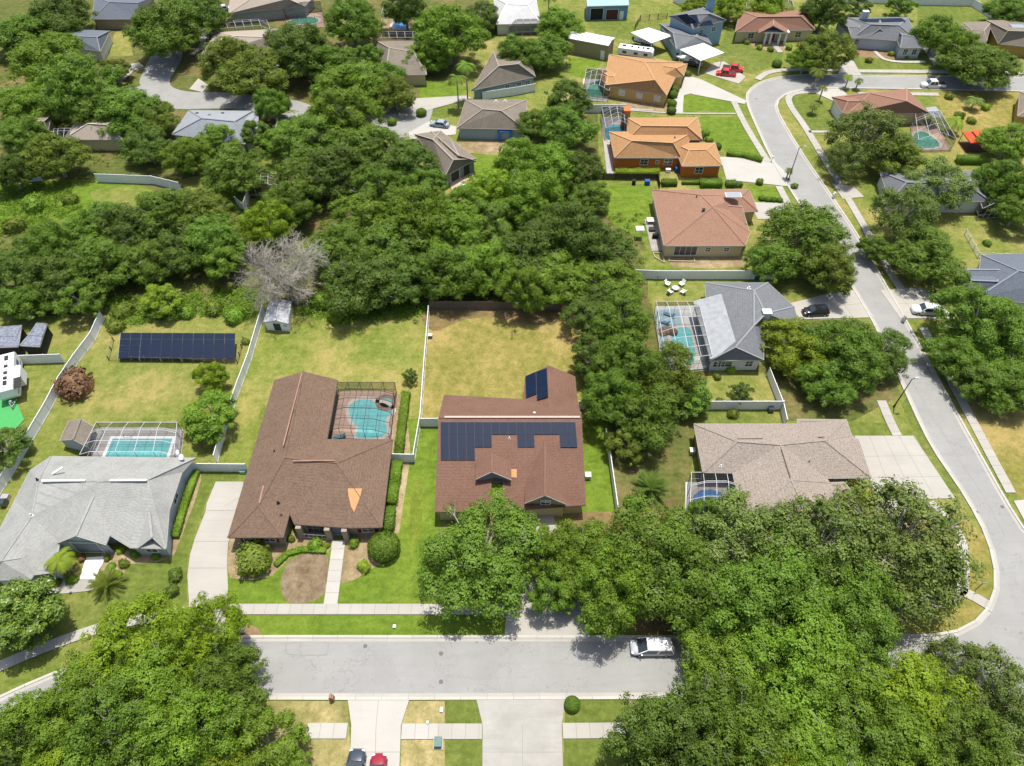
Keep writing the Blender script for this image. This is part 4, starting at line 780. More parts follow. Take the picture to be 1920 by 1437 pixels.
# slate house pool
sheet('pool_deck', [(1228, 575), (1310, 575), (1345, 690), (1240, 700)], .03, WD, 0, .05); sheet('pool_deck', [(1230, 582), (1272, 582), (1282, 625), (1262, 640), (1246, 700), (1238, 650)], .036, BD, 0, .05)
pool('curved teal pool beside a blue deck by the slate roofed house', [(1262, 624), (1280, 614), (1296, 622), (1298, 640), (1304, 665), (1298, 684), (1278, 684), (1270, 662), (1258, 645)], POOLW, None, None, 4)
cage('tall white framed cage over the curved teal pool of the slate roofed house', [(1226, 588), (1300, 588), (1326, 694), (1246, 706)], 2.8, 3.6, 4, 6, 2.0, CAGEW, SCR, 'NW')
# far cages
pool('green water pool in the cage beside the yellow ochre house', [(1104, 164), (1112, 156), (1140, 160), (1132, 184), (1100, 180)], POOLG, [(1094, 148), (1150, 152), (1138, 192), (1090, 188)], WD, 3)
cage('white framed cage with sloping sides beside the yellow ochre house', [(1098, 148), (1152, 150), (1140, 190), (1092, 186)], 2.6, 3.7, 5, 4, 2.4, CAGEW, SCRD)
pool('blue pool in the narrow cage beside the orange walled house', [(1136, 238), (1164, 236), (1170, 248), (1150, 262), (1138, 262)], water('mid_blue_pool_water', (.05, .30, .38)), [(1126, 220), (1178, 220), (1176, 252), (1150, 258), (1150, 330), (1138, 328)], GD, 3)
cage('white framed narrow cage beside the orange walled house', [(1126, 222), (1176, 222), (1180, 258), (1134, 262)], 2.8, 4.2, 4, 5, 2.4, CAGEW, SCRD)
pool('green pool in the arched cage behind the red clay roofed house', [(1712, 256), (1730, 248), (1752, 262), (1760, 276), (1722, 278)], POOLG, [(1706, 236), (1758, 236), (1782, 282), (1712, 284)], PD, 3)
cage('white framed arched cage behind the red clay roofed house', [(1706, 232), (1752, 230), (1782, 282), (1712, 284)], 2.8, 4.2, 4, 3, 3.0, CAGEW, SCR)
cage('white framed cage half under trees below the tan shingle house', [(1290, 905), (1376, 905), (1384, 1010), (1285, 1010)], 2.6, 3.5, 4, 4, 2.0, CAGEW, SCRD)
pool('bright blue pool glimpsed between leaves below the tan shingle house', [(1300, 930), (1350, 925), (1368, 985), (1330, 1040), (1305, 1010)], POOLB, [(1285, 905), (1380, 905), (1384, 1045), (1285, 1045)], WD, 3)
pool('green pool by the beige house at the top edge', [(540, 42), (572, 33), (594, 36), (594, 44), (560, 46)], POOLG, [(530, 30), (605, 24), (610, 52), (545, 54)], PD, 3)
cage('charcoal screen cage over the green pool at the top edge', [(532, 28), (604, 22), (610, 50), (544, 52)], 2.8, 3.8, 4, 3, 2.4, DARKM, SCR)
cage('curved white framed cage behind the rosy tan roofed house', [(398, 64), (505, 58), (512, 76), (405, 84)], 2.8, 4.0, 7, 2, 2.2, CAGEW, SCRD)
cage('white framed cage row behind the brown roofed house at the top', [(700, 84), (792, 84), (792, 100), (705, 100)], 2.8, 4.0, 6, 1, 1.5, CAGEW, SCRD)
pool('deep blue free-form pool by a domed cage near the top edge', [(735, 50), (745, 41), (765, 48), (762, 56), (745, 55)], POOLB, [(715, 36), (785, 38), (782, 64), (718, 58)], SAND, 4)
cage('domed white framed cage above the deep blue pool near the top edge', [(722, 26), (770, 24), (774, 42), (718, 44)], 2.6, 4.4, 5, 3, 3.4, CAGEW, screenmat('thin_screen_mesh', (.05, .05, .05), .12))
cage('white framed cage at the foot of the very pale roofed house', [(955, 50), (1018, 50), (1020, 66), (955, 68)], 2.6, 3.6, 5, 2, 1.8, CAGEW, SCRD)
cage('white framed cage behind the terracotta roofed porch house', [(1395, 24), (1480, 22), (1484, 34), (1395, 36)], 2.8, 4.0, 7, 1, 1.6, CAGEW, SCR)
cage('white framed cage behind the slate blue house under feathery trees', [(1820, 385), (1852, 385), (1872, 408), (1830, 412)], 2.6, 3.6, 4, 2, 1.6, CAGEW, SCRD)
cage('white framed cage below the pale blue grey roofed house', [(334, 285), (380, 285), (385, 312), (335, 312)], 2.6, 3.6, 4, 2, 1.6, CAGEW, SCRD)
cage('white framed cage below the beige roofed house at the far left', [(112, 262), (160, 262), (158, 286), (110, 286)], 2.6, 3.6, 4, 2, 1.6, CAGEW, SCRD)
cage('white framed cage at the edge of the woods beside a small pool', [(472, 348), (524, 346), (524, 372), (470, 374)], 2.6, 3.6, 4, 2, 1.6, CAGEW, SCRD)

def fence(label, px, h=2.0, mat=None, step=2.4, cat='fence', kind='panel', name='fence', group=None, caps=True):
    mat = mat or VINYL; w_ = [G(x, y) for x, y in px]; r_ = thing(name, label, cat, (w_[0].x, w_[0].y), group=group); pn = MB(); posts = []
    for a, c in zip(w_, w_[1:]):
        L = (c-a).length; n = max(1, round(L/step)); d = (c-a).normalized(); rz = atan2(d.y, d.x)
        for k in range(n):
            p, q = a.lerp(c, k/n), a.lerp(c, (k+1)/n); m = (p+q)/2; l = (q-p).length; posts.append((p, rz))
            if kind == 'panel':
                pn.box((m.x, m.y, h/2), (l-.1, .045, h-.12), rz); pn.box((m.x, m.y, h-.05), (l-.1, .09, .12), rz); pn.box((m.x, m.y, .1), (l-.1, .09, .14), rz)
                for s_ in range(1, 4): pn.box((m.x+d.x*l*(s_/4-.5), m.y+d.y*l*(s_/4-.5), h/2), (.03, .055, h-.2), rz)
            elif kind == 'board':
                for s_ in range(12): z_ = h-random.random()*.06; pn.box((m.x+d.x*l*((s_+.5)/12-.5), m.y+d.y*l*((s_+.5)/12-.5), z_/2), (l/12-.015, .025, z_), rz)
                for z_ in (.4, h-.4): pn.box((m.x-d.y*.04, m.y+d.x*.04, z_), (l, .05, .09), rz)
            else:
                for z_ in [h*(j+1)/4-.05 for j in range(4)]: pn.box((m.x, m.y, z_), (l-.05, .03, .035 if kind == 'rail' else .02), rz)
                if kind == 'picket':
                    for s_ in range(8): pn.box((m.x+d.x*l*((s_+.5)/8-.5), m.y+d.y*l*((s_+.5)/8-.5), h/2), (.05, .025, h), rz)
    posts.append((w_[-1], 0)); pn.build('fence_panels', mat, r_); first = None
    for p, rz in posts[:100]:
        if first is None:
            b = MB(); b.box((p.x, p.y, h/2+.03), (.13, .13, h+.06), 0)
            if caps: b.hexa([(p.x-.09, p.y-.09, h+.06), (p.x+.09, p.y-.09, h+.06), (p.x+.09, p.y+.09, h+.06), (p.x-.09, p.y+.09, h+.06)], [(p.x-.01, p.y-.01, h+.14), (p.x+.01, p.y-.01, h+.14), (p.x+.01, p.y+.01, h+.14), (p.x-.01, p.y+.01, h+.14)])
            first = b.build('post', mat, r_); p00 = p
        else: o = first.copy(); COL.objects.link(o); o.location = (p.x-p00.x, p.y-p00.y, 0)
    return r_
FG = 'white vinyl yard fences'
fence('white vinyl fence between the solar array yard and the brown house yard', [(497, 588), (484, 632), (470, 680), (452, 728), (438, 768), (424, 810), (408, 868)], group=FG)
fence('short white vinyl fence between the pale grey house and the brown house', [(368, 884), (466, 885)], group=FG)
fence('long white vinyl fence between the brown house yard and the middle yard', [(805, 590), (797, 690), (790, 790), (777, 866)], group=FG)
fence('short white vinyl fence joining the brown house to the long middle fence', [(735, 866), (778, 867)], group=FG); fence('short white vinyl fence left of the solar roofed house', [(789, 800), (822, 800)], group=FG)
fence('short white vinyl fence right of the solar roofed house under a tree', [(1085, 768), (1135, 768)], group=FG); fence('white vinyl fence right of the solar roofed house, seen edge on', [(1134, 820), (1140, 850), (1147, 900), (1156, 965)], group=FG)
fence('white vinyl fence at the far left running down past the camper', [(196, 600), (178, 640), (148, 680), (120, 722), (95, 770), (60, 830), (25, 890), (-20, 960)], group=FG)
fence('white vinyl fence at the left edge above the white camper', [(-80, 686), (0, 684), (122, 680)], group=FG)
fence('long white vinyl fence below the salmon roofed house', [(1190, 522), (1230, 524), (1300, 524), (1380, 524), (1450, 524)], group=FG)
fence('white vinyl fence angled past the shaded yard of the slate roofed house', [(1438, 704), (1450, 735), (1463, 768), (1470, 800)], 1.8, group=FG); fence('white vinyl fence behind the tan shingle house', [(1296, 768), (1380, 768), (1463, 768)], group=FG)
fence('white vinyl fence above the sage walled house driveway side', [(905, 188), (960, 180), (1003, 172)], group=FG); fence('white vinyl fence beside the narrow cage and path', [(1096, 212), (1172, 212)], group=FG)
fence('white vinyl fence behind the terracotta and slate roofed houses', [(1508, 12), (1530, 36), (1552, 54)], group=FG); fence('white vinyl fence along the top right edge', [(1560, 4), (1720, 10), (1820, 12), (1870, 42)], group=FG)
fence('white vinyl fence beside the blue metal barn', [(1262, 4), (1300, 24), (1340, 28)], group=FG); fence('bluish white fence curving through the woods at upper left', [(185, 342), (240, 344), (290, 346), (340, 358)], group=FG)
fence('white fence along the shaded trees at the far left', [(38, 322), (50, 342), (80, 340)], group=FG); fence('white fence corner in the woods beside the cage', [(445, 385), (460, 398), (470, 370)], group=FG)
fence('white fence patch left of the dead tree in the wood edge', [(176, 572), (192, 578)], group=FG); fence('low white picket fence at the right of the feathery trees', [(1808, 440), (1832, 484), (1930, 486)], 1.2, WHITE, 2.4, 'fence', 'picket', 'picket_fence')
fence('white vinyl fence beside the pale blue grey roofed house', [(484, 262), (520, 264), (524, 238)], group=FG); fence('white fence at the beige roofed house in the far left trees', [(70, 262), (118, 262)], group=FG)
fence('weathered grey wooden board fence under the trees behind the middle yard', [(806, 580), (870, 580), (940, 581), (1020, 582), (1075, 584)], 1.9, WOOD, 2.4, 'wooden fence', 'board', 'wooden_fence', caps=False)
fence('dark wooden rail fence above the salmon roofed house', [(1110, 336), (1175, 338), (1232, 338), (1236, 354)], 1.5, plain('dark_wood', (.06, .045, .035), .9), 2.4, 'wooden fence', 'board', 'wooden_fence', caps=False)
fence('thin wire fence round the ground solar array', [(214, 640), (205, 676), (320, 679), (446, 682), (458, 640)], 1.0, plain('rusty_wire', (.16, .13, .09), .8), 1.9, 'wire fence', 'wire', 'wire_fence', caps=False)
fence('black metal railing round the yard beside the blue barn', [(1190, 56), (1200, 40), (1250, 36)], 1.6, DARKM, 2.4, 'railing', 'picket', 'metal_railing', caps=False)
# ground solar array: 11 by 4 panels on a sloping rack
c = G(332, 655); rt = thing('solar_array', 'long dark blue ground mounted solar array in the left back yard', 'solar array', (c.x, c.y))
A_, B_, C_ = G(226, 624, 2.1), G(441, 625, 2.1), G(221, 672, .9); U = (B_-A_)/11; V = (C_-A_)/4; n_ = U.cross(V).normalized(); n_ = n_ if n_.z > 0 else -n_
for j in range(4):
    for i in range(11): solar_panel(A_+U*i+V*j, U, V, n_, rt)
rk = MB()
for i in range(0, 12, 2):
    for j, v in ((0, 0), (1, 4)): p = A_+U*i*.99+V*v; rk.bar((p.x, p.y, 0), (p.x, p.y, p.z-.08), .1)
    rk.bar(A_+U*i*.99-n_*.1, A_+U*i*.99+V*4-n_*.1, .08)
rk.build('rack', STEEL, rt)
# ================================================================ trees and plants
import numpy as np
LM = dict(oak=leafmat('oak_leaves', (.098, .174, .018), (.212, .335, .042)), bright=leafmat('bright_leaves', (.128, .220, .016), (.250, .385, .042)),
 yellow=leafmat('yellow_green_leaves', (.155, .225, .010), (.30, .40, .028)), dark=leafmat('dark_leaves', (.078, .138, .020), (.178, .262, .042)),
 grey=leafmat('soft_grey_green_leaves', (.125, .185, .034), (.25, .34, .075)), olive=leafmat('olive_leaves', (.118, .163, .018), (.235, .300, .042)),
 russet=leafmat('russet_leaves', (.12, .055, .03), (.25, .14, .07), .15), glossy=leafmat('glossy_leaves', (.065, .115, .014), (.19, .27, .04), .12, .3),
 lime=leafmat('lime_leaves', (.19, .30, .015), (.34, .46, .045)), palm=leafmat('palm_leaves', (.11, .18, .022), (.22, .30, .05), .2))
PALEBARK = plain('bare_pale_bark', (.36, .33, .28), .95, .25, 6)
def quads(name, C, Nn, size, mat, rng, aspect=.55, extra=None):
    n = len(C); r = rng.normal(size=(n, 3)); u = np.cross(Nn, r); u /= np.linalg.norm(u, axis=1)[:, None]+1e-9; v = np.cross(Nn, u); s = size[:, None]
    V = np.stack([C-u*s, C-v*s*aspect, C+u*s, C+v*s*aspect], 1).reshape(-1, 3); F = np.arange(4*n)
    ev, ef = (extra if extra else ([], [])); ev = np.array(ev, dtype=float).reshape(-1, 3); loops = list(F)
    me = bpy.data.meshes.new(name); nv = len(V)+len(ev); me.vertices.add(nv); me.vertices.foreach_set('co', np.concatenate([V, ev]).ravel())
    ls = [4]*n+[len(f) for f in ef]; li = np.concatenate([F, np.array([i+len(V) for f in ef for i in f], dtype=int)]) if ef else F
    me.loops.add(len(li)); me.loops.foreach_set('vertex_index', li); st = np.concatenate([[0], np.cumsum(ls)[:-1]]); me.polygons.add(len(ls)); me.polygons.foreach_set('loop_start', st); 
    me.materials.append(mat); me.update(calc_edges=True); me.validate(); return me
def clumps(L, rng, nclus, nleaf, cr, ls, down=-.35):
    """L: lobes (x, y, z, r, squash) -> leaf centres, normals, sizes"""
    C, Nn, Sz = [], [], []
    for x, y, z, r, sq in L:
        k = max(6, int(nclus*(r/1.6)**1.6)); d = rng.normal(size=(k*3, 3)); d /= np.linalg.norm(d, axis=1)[:, None]; d = d[d[:, 2] > down][:k]; k = len(d)
        cc = np.array([x, y, z])+d*r*rng.uniform(.78, 1.04, (k, 1))*np.array([1, 1, sq]); off = rng.normal(size=(k, nleaf, 3))*cr*np.array([1, 1, .6])
        P = (cc[:, None]+off).reshape(-1, 3); nn = (d[:, None]*1.5+rng.normal(size=(k, nleaf, 3))*.45+np.array([0, 0, .25])).reshape(-1, 3); nn /= np.linalg.norm(nn, axis=1)[:, None]
        C.append(P); Nn.append(nn); Sz.append(ls*rng.uniform(.6, 1.35, len(P)))
    return np.concatenate(C), np.concatenate(Nn), np.concatenate(Sz)
def oak(seed, R_=6.0, H=10.0, nl=54, nclus=92, nleaf=9, cr=.19, ls=.138, gap=.14, wild=.44, flat=.40, kind='oak', lr=(.12, .27)):
    rng = np.random.default_rng(seed); L = []; ga = pi*(3-5**.5); lump = rng.uniform(0, 6.28, 4); core = MB()
    for i in range(nl):
        t = 1-(i+.5)/nl*1.30; rr = math.sqrt(max(0, 1-t*t)); a = i*ga+rng.uniform(-.3, .3)
        if rng.random() < gap: continue
        k = 1+wild*(sin(a*2+lump[0])*.45+sin(a*3+lump[1])*.4+sin(a*5+lump[3])*.2)+rng.uniform(-.12, .12)
        L.append((rr*cos(a)*R_*.80*k, rr*sin(a)*R_*.80*k, H*.54+t*H*flat*.86+H*rng.choice((-.07, .0, .06))+rng.uniform(-.2, .2), R_*rng.uniform(*lr), .9))
    for x, y, z, r, q in L[:]: core.cone((x, y, z-r*.7), (x, y, z-r*.15), r*.25, r*.5, 5); core.cone((x, y, z-r*.15), (x, y, z+r*.3), r*.5, r*.1, 5)  # opaque cores added inside the lobes to stop light leaking and deepen shade
    for i in range(nl//3): a = rng.uniform(0, 6.28); q = math.sqrt(rng.random())*.72*R_; L.append((q*cos(a), q*sin(a), H*rng.uniform(.34, .50), R_*.26, .5))
    for i in range(9): a = rng.uniform(0, 6.28); q = R_*rng.uniform(.88, 1.06); L.append((q*cos(a), q*sin(a), H*rng.uniform(.36, .62), R_*.10, .8))
    C, Nn, Sz = clumps(L, rng, nclus, nleaf, cr, ls)
    me = quads('crown', C, Nn, Sz, LM[kind], rng, .55, (core.v, core.f)); b = MB(); tw = R_*.06; b.cone((0, 0, -.05), (0, 0, H*.22), tw*1.25, tw*.9, 9); b.cone((0, 0, H*.22), (R_*.03, 0, H*.42), tw*.9, tw*.6, 9)
    for i in rng.choice(len(L), 16, replace=False):
        x, y, z, r, _ = L[i]; m = Vector((x*.45+rng.uniform(-.3, .3), y*.45+rng.uniform(-.3, .3), H*.30+(z-H*.3)*.5+rng.uniform(0, .5))); s0 = Vector((0, 0, H*rng.uniform(.2, .34))); e_ = Vector((x, y, z+r*.8))
        b.cone(s0, m, tw*.5, tw*.3, 6); b.cone(m, e_, tw*.3, tw*.1, 5)
        for q in range(2): f = e_+Vector((rng.uniform(-1, 1), rng.uniform(-1, 1), rng.uniform(-.2, .7)))*r*.9; b.cone(m.lerp(e_, .7), f, tw*.14, tw*.05, 4)
    return me, b
PROTO = {}
def proto(key, me, b, bark=BARK):
    t = b.build('trunk', bark); tm = t.data; bpy.data.objects.remove(t); PROTO[key] = (me, tm)
for i in range(4): proto('big%d' % i, *oak(10+i))
for i in range(2): proto('loose%d' % i, *oak(20+i, nl=56, nclus=56, nleaf=7, cr=.26, ls=.155, gap=.14, wild=.2, flat=.42, kind='grey', lr=(.13, .21)))
for i in range(3): proto('mid%d' % i, *oak(30+i, 3.0, 6.0, 26, 330, 7, .11, .105, .1, .25, .42))
for i in range(2): proto('small%d' % i, *oak(40+i, 1.5, 3.2, 18, 800, 6, .06, .06, .05, .2, .42))
proto('cone0', *oak(50, 2.8, 7.0, 50, 260, 6, .12, .13, .05, .1, .46, 'glossy', (.16, .24)))
REF = dict(big=(6., 10.), loose=(6., 10.), mid=(3., 6.), small=(1.5, 3.2), cone=(2.8, 7.0)); CNT = dict(big=4, loose=2, mid=3, small=2, cone=1)
rt_ = random.Random(3)
def tree(px, py, rp, where, kind='oak', form=None, desc=None, hk=1.0, name='oak_tree', group=None, cat='tree'):
    R0 = rp/ppm(px, py, 4); form = form or ('loose' if kind == 'grey' else 'big' if R0 > 3.9 else 'mid' if R0 > 1.9 else 'small'); rr, hh = REF[form]
    H = (R0*.9+3.0)*hk*rt_.choice((.82, .92, 1.0, 1.1, 1.28)) if form in ('big', 'loose', 'mid') else R0/rr*hh*hk; c = G(px, py, H*.58)
    d = desc or {'oak': 'mid green broad oak', 'bright': 'bright green leafy tree', 'yellow': 'yellow green tree', 'dark': 'dark green dense tree', 'grey': 'soft grey green tree', 'olive': 'olive green tree', 'russet': 'russet brown round bush', 'glossy': 'dark glossy tree', 'lime': 'lime green small tree'}[kind]
    r_ = thing(name, d+' '+where, cat, (c.x, c.y), rt_.uniform(0, 6.28), group, world=False); r_.scale = (R0/rr, R0/rr, H/hh); me, tm = PROTO[form+str(rt_.randrange(CNT[form]))]
    o = bpy.data.objects.new('crown', me); COL.objects.link(o); o.parent = r_; o.material_slots[0].link = 'OBJECT'; o.material_slots[0].material = LM[kind]
    o = bpy.data.objects.new('trunk', tm); COL.objects.link(o); o.parent = r_; return r_
T_ = '''
900 1042 112 oak|in front of the solar roofed house, left of its driveway
1085 1035 72 bright|over the upper right side of the solar roofed house driveway
1145 1095 80 bright|hanging over the kerb right of the solar roofed house driveway
1235 1045 110 oak|above the parked silver van
1395 1015 105 grey|over the lower side of the tan shingle house
1028 1055 42 bright|over the solar roofed house driveway between two larger crowns
1038 1108 44 oak|over the kerb end of the solar roofed house driveway
1005 1010 32 bright|small, beside the garage of the solar roofed house
1540 1020 100 grey|below the entry of the tan shingle house
1690 1010 130 grey|filling the street corner right of the tan shingle house
1705 1085 98 grey|at the rounded street corner, lower of the two there
1600 1130 95 oak|behind the rounded street corner near the front street
1455 1120 110 oak|in the middle of the big grove right of the silver van
1335 1115 86 oak|just right of and above the silver van
1370 1255 98 bright|over the front street below the silver van
1480 1230 115 bright|over the front street in the middle of the grove
1560 1270 100 bright|over the front street left of the corner junction
1270 1385 105 dark|beside the lower sidewalk, leftmost of the lower right grove
1385 1380 105 oak|second from the left in the lower right grove
1495 1385 105 bright|third from the left in the lower right grove
1610 1360 105 oak|below the corner junction in the lower right grove
1715 1320 100 yellow|brightest of the lower right grove
1700 1415 90 bright|at the bottom edge in the lower right grove
1785 1240 50 grey|small, poking over the junction
1800 1390 85 oak|at the bottom edge near the lower right corner
1880 1300 85 grey|at the right edge below the junction
1895 1400 85 grey|in the lower right corner of the photo
1540 1440 85 bright|cut by the bottom edge of the photo in the right grove
1420 1440 80 yellow|cut by the bottom edge, left part of the right grove
1245 1445 80 dark|cut by the bottom edge beside the worn driveway lawn
250 1205 95 yellow|topmost of the lower left grove
372 1190 74 yellow|of the lower left grove nearest the white driveway
416 1272 74 oak|overhanging the left end of the front street
300 1275 95 bright|in the middle of the lower left grove
180 1290 80 bright|of the lower left grove beside the curving sidewalk
90 1355 85 bright|over the left end of the street near the corner
215 1385 100 oak|low in the lower left grove
350 1365 95 bright|above the bottom edge in the lower left grove
445 1350 60 oak|beside the straw coloured verge
500 1395 68 bright|beside the short white sidewalk at the bottom
30 1400 75 dark|in the lower left corner of the photo
410 1430 80 yellow|cut by the bottom edge in the lower left grove
110 1440 80 yellow|cut by the bottom edge at lower left
560 1440 30 bright|small, at the bottom edge beside the straw lawn
25 515 58 dark|at the left edge of the left woods
95 462 50 oak|in the upper left part of the left woods
175 425 60 oak|at the clearing edge of the left woods
245 430 58 dark|behind the middle of the left woods
310 400 62 oak|at the right side of the clearing
375 395 55 olive|right of the clearing by the woods edge
400 450 60 oak|left of the bare grey tree
340 475 48 dark|above the small bright tree in the left woods
265 490 58 oak|in the centre of the left woods
185 495 62 oak|lower centre of the left woods
110 520 62 dark|lower part of the left woods near the white fence
50 560 50 oak|above the dark tin shelter
150 560 42 oak|beside the upper end of the left white fence
415 490 38 bright|between the left woods and the bare grey tree
300 562 38 lime|alone above the ground solar array
680 530 72 dark|in front row of the centre woods above the brown house yard
640 470 62 oak|right beside the bare grey tree
735 455 70 oak|in the centre woods above the fence corner
680 410 60 bright|upper left of the centre woods
760 520 60 dark|just left of the long white fence top
790 400 62 bright|in the upper centre woods
850 430 64 bright|in the middle of the centre woods
845 510 62 oak|over the left part of the wooden fence
915 500 60 bright|over the middle of the wooden fence
930 410 58 oak|in the upper right part of the centre woods
990 470 68 dark|darkest of the centre woods
985 540 48 bright|with reddish tufts over the wooden fence
1050 520 66 bright|over the right end of the wooden fence
1065 430 62 dark|behind the salmon house yard
1130 460 60 dark|nearest the salmon roofed house patio
1145 530 62 bright|right end of the centre woods
1110 595 50 dark|hanging into the upper right corner of the dry yard
1165 600 58 oak|below the right end of the centre woods
1110 665 42 dark|beside the back gable of the solar roofed house
1180 690 66 oak|left of the curved teal pool
1250 700 60 olive|over the corner of the curved teal pool
1145 740 56 oak|over the short fence right of the solar roofed house
1215 775 66 oak|between the solar roofed house and the tan shingle house
1285 735 48 oak|right of the group between the two houses
1180 830 40 olive|lowest of the group between the two houses
1510 440 82 oak|beside the salmon roofed house over the road edge
1450 490 45 oak|over the corner of the salmon roofed house yard
1555 500 52 olive|leaning over the road above the dark parked car
1495 650 66 yellow|most yellow, right of the slate roofed house
1590 655 72 oak|beside the road, right of the yellow green tree
1655 660 55 dark|closest to the road right of the yellow tree
1555 715 52 oak|above the tan shingle house roof
1735 480 68 oak|between the road and the dark roofed house
1640 465 30 oak|small, beside the right sidewalk
1700 400 60 grey|over the right sidewalk behind the salmon roofed house
1760 345 66 grey|with bare forked limbs showing, over the slate blue roof
1630 250 70 grey|in front of the red clay roofed house
1680 290 50 olive|below the red clay roofed house
1590 300 38 grey|near the sidewalk below the red clay roofed house
1840 600 78 oak|hiding the white car at the right
1905 630 62 oak|at the right edge below the dark slate roof
1800 670 56 oak|over the sidewalk at right, middle of the row
1885 720 66 oak|lowest on the right edge lawn
1835 715 42 dark|beside the right sidewalk, darkest of the row
1550 95 48 olive|at the driveway of the slate porch house
1510 110 34 bright|with drooping fronds left of the slate porch house driveway
1757 62 42 oak|standing beside the slate porch house garage
1838 120 66 oak|over the white pickup truck
1800 90 40 bright|left of the big tree in the upper right corner
1890 265 50 bright|at the right edge beside the red gazebo
1885 340 45 oak|at the right edge below the red gazebo
1910 390 45 oak|at the right edge beside the white cage
1545 20 36 dark|behind the slate porch house by the white fence
1690 10 26 oak|right behind the slate porch house
1610 12 26 dark|left behind the slate porch house
1895 20 40 oak|in the top right corner
1050 45 46 bright|at the top edge beside the blue metal barn
1025 95 46 oak|left of the long beige metal building
970 100 42 oak|between the pale roof and the sage walled house
840 60 62 bright|largest, beside the brown roofed top house
800 105 44 bright|above the twin palms
900 30 40 dark|at the top edge left of the very pale roof
760 15 36 dark|at the top edge behind the domed cage
660 40 52 oak|left of the deep blue pool
690 105 30 oak|left of the brown roofed top house
560 90 62 dark|below the green pool at the top
620 120 46 oak|right of the grey tree above the cul-de-sac
480 140 66 olive|with pale limbs, left of the street lamp by the cul-de-sac
430 110 52 olive|over the rosy tan roofed house front
660 160 62 bright|over the cul-de-sac street
720 150 44 oak|right part of the clump over the cul-de-sac
740 175 40 olive|at the cul-de-sac beside its bright driveway
650 215 62 bright|below the cul-de-sac street
590 260 72 oak|behind the bend roofed house group, far left
690 280 66 oak|left of the bend roofed house
770 300 52 dark|touching the bend roofed house roof
630 320 62 dark|in the woods left of the bend roofed house
560 330 52 oak|right of the small cage in the woods
710 350 52 oak|below the bend roofed house group
540 260 46 bright|beside the white fenced strip in the upper woods
800 345 36 oak|beside the peach coloured patio
310 55 66 oak|over the upper street entrance
380 25 44 dark|at the top edge left of the beige top house
330 150 0 oak|x
195 205 48 oak|between the cul-de-sac arm and the beige roofed corner house
510 195 34 oak|over the cul-de-sac street, left of the white lamp
1325 965 36 oak|over the screened cage below the tan shingle house
1130 560 44 dark|hanging over the end of the wooden fence
240 205 66 oak|left of the pale blue grey roof
270 270 46 dark|below the beige roofed corner house
290 220 40 olive|in front of the cul-de-sac corner
90 110 70 bright|at upper left, big and sunlit
40 60 60 oak|close to the top left corner
110 30 56 dark|at the top edge near the slate roof
150 165 66 oak|left of the cul-de-sac
50 190 60 bright|at the left edge in the upper woods
100 290 52 olive|over the bluish white fence
40 250 46 oak|at the left edge above the clearing
20 320 40 dark|at the left edge beside the clearing
215 130 30 olive|beside the small drive at upper left
350 290 42 bright|below the pale blue grey roof
410 260 40 bright|over the front of the pale blue grey roof
440 320 58 oak|over the white fence corner in the woods
480 250 30 oak|right of the pale blue grey roof
500 420 46 yellow|above the bare grey tree
545 380 50 oak|upper left of the centre woods beside the cage
1065 185 44 dark|left of the green pool cage
1060 240 50 oak|left of the narrow pool cage
1000 230 36 oak|over the brown pyramid roof corner
1030 310 58 bright|left of the orange walled house
975 300 46 bright|below the brown pyramid roofed house
1085 320 42 dark|beside the dark wooden rail fence
1105 370 42 oak|at the edge of the bright green lawn
1000 370 60 bright|upper part of the centre woods right
920 350 46 lime|low, in the sunny gap of the woods
870 380 40 bright|below the peach coloured patio
1310 15 34 lime|beside the tall blue chimney
1370 12 34 lime|at the top edge right of the blue chimney
1440 10 34 lime|at the top edge behind the terracotta roofs
'''
KM = dict(oak='oak_tree', bright='leafy_tree', yellow='leafy_tree', dark='dense_tree', grey='elm_tree', olive='oak_tree', lime='leafy_tree')
for ln in T_.strip().splitlines():
    a, wh = ln.split('|'); a = a.split()
    if float(a[2]) > 0: tree(float(a[0]), float(a[1]), float(a[2]), wh, a[3], name=KM[a[3]])
# singled out trees
tree(42, 1150, 66, 'at the left edge above the curving sidewalk', 'glossy', 'cone', 'dark glossy round magnolia', .75, name='magnolia_tree')
tree(394, 705, 30, 'right of the ground solar array, upper of two', 'yellow', 'mid', 'upright yellow green young tree', 1.0, name='young_tree')
tree(393, 780, 52, 'against the white fence, below the ground solar array', 'bright', 'mid', 'dense green tree', .95, name='leafy_tree')
tree(768, 703, 14, 'alone on the brown house back lawn near the long fence', 'dark', 'small', 'narrow dark shrub tree', 1.2, name='shrub_tree')
tree(10, 840, 45, 'behind the left white fence beside the camper yard', 'dark', 'mid', 'dark purplish green tree', .9, name='dense_tree')
tree(1390, 735, 24, 'behind the tan shingle house fence in the shaded yard', 'dark', 'small', 'round dark green bush', .8, name='bush', cat='bush')
tree(1608, 930, 22, 'at the tan shingle house entry', 'yellow', 'small', 'bushy yellow croton', .6, name='bush', cat='bush')

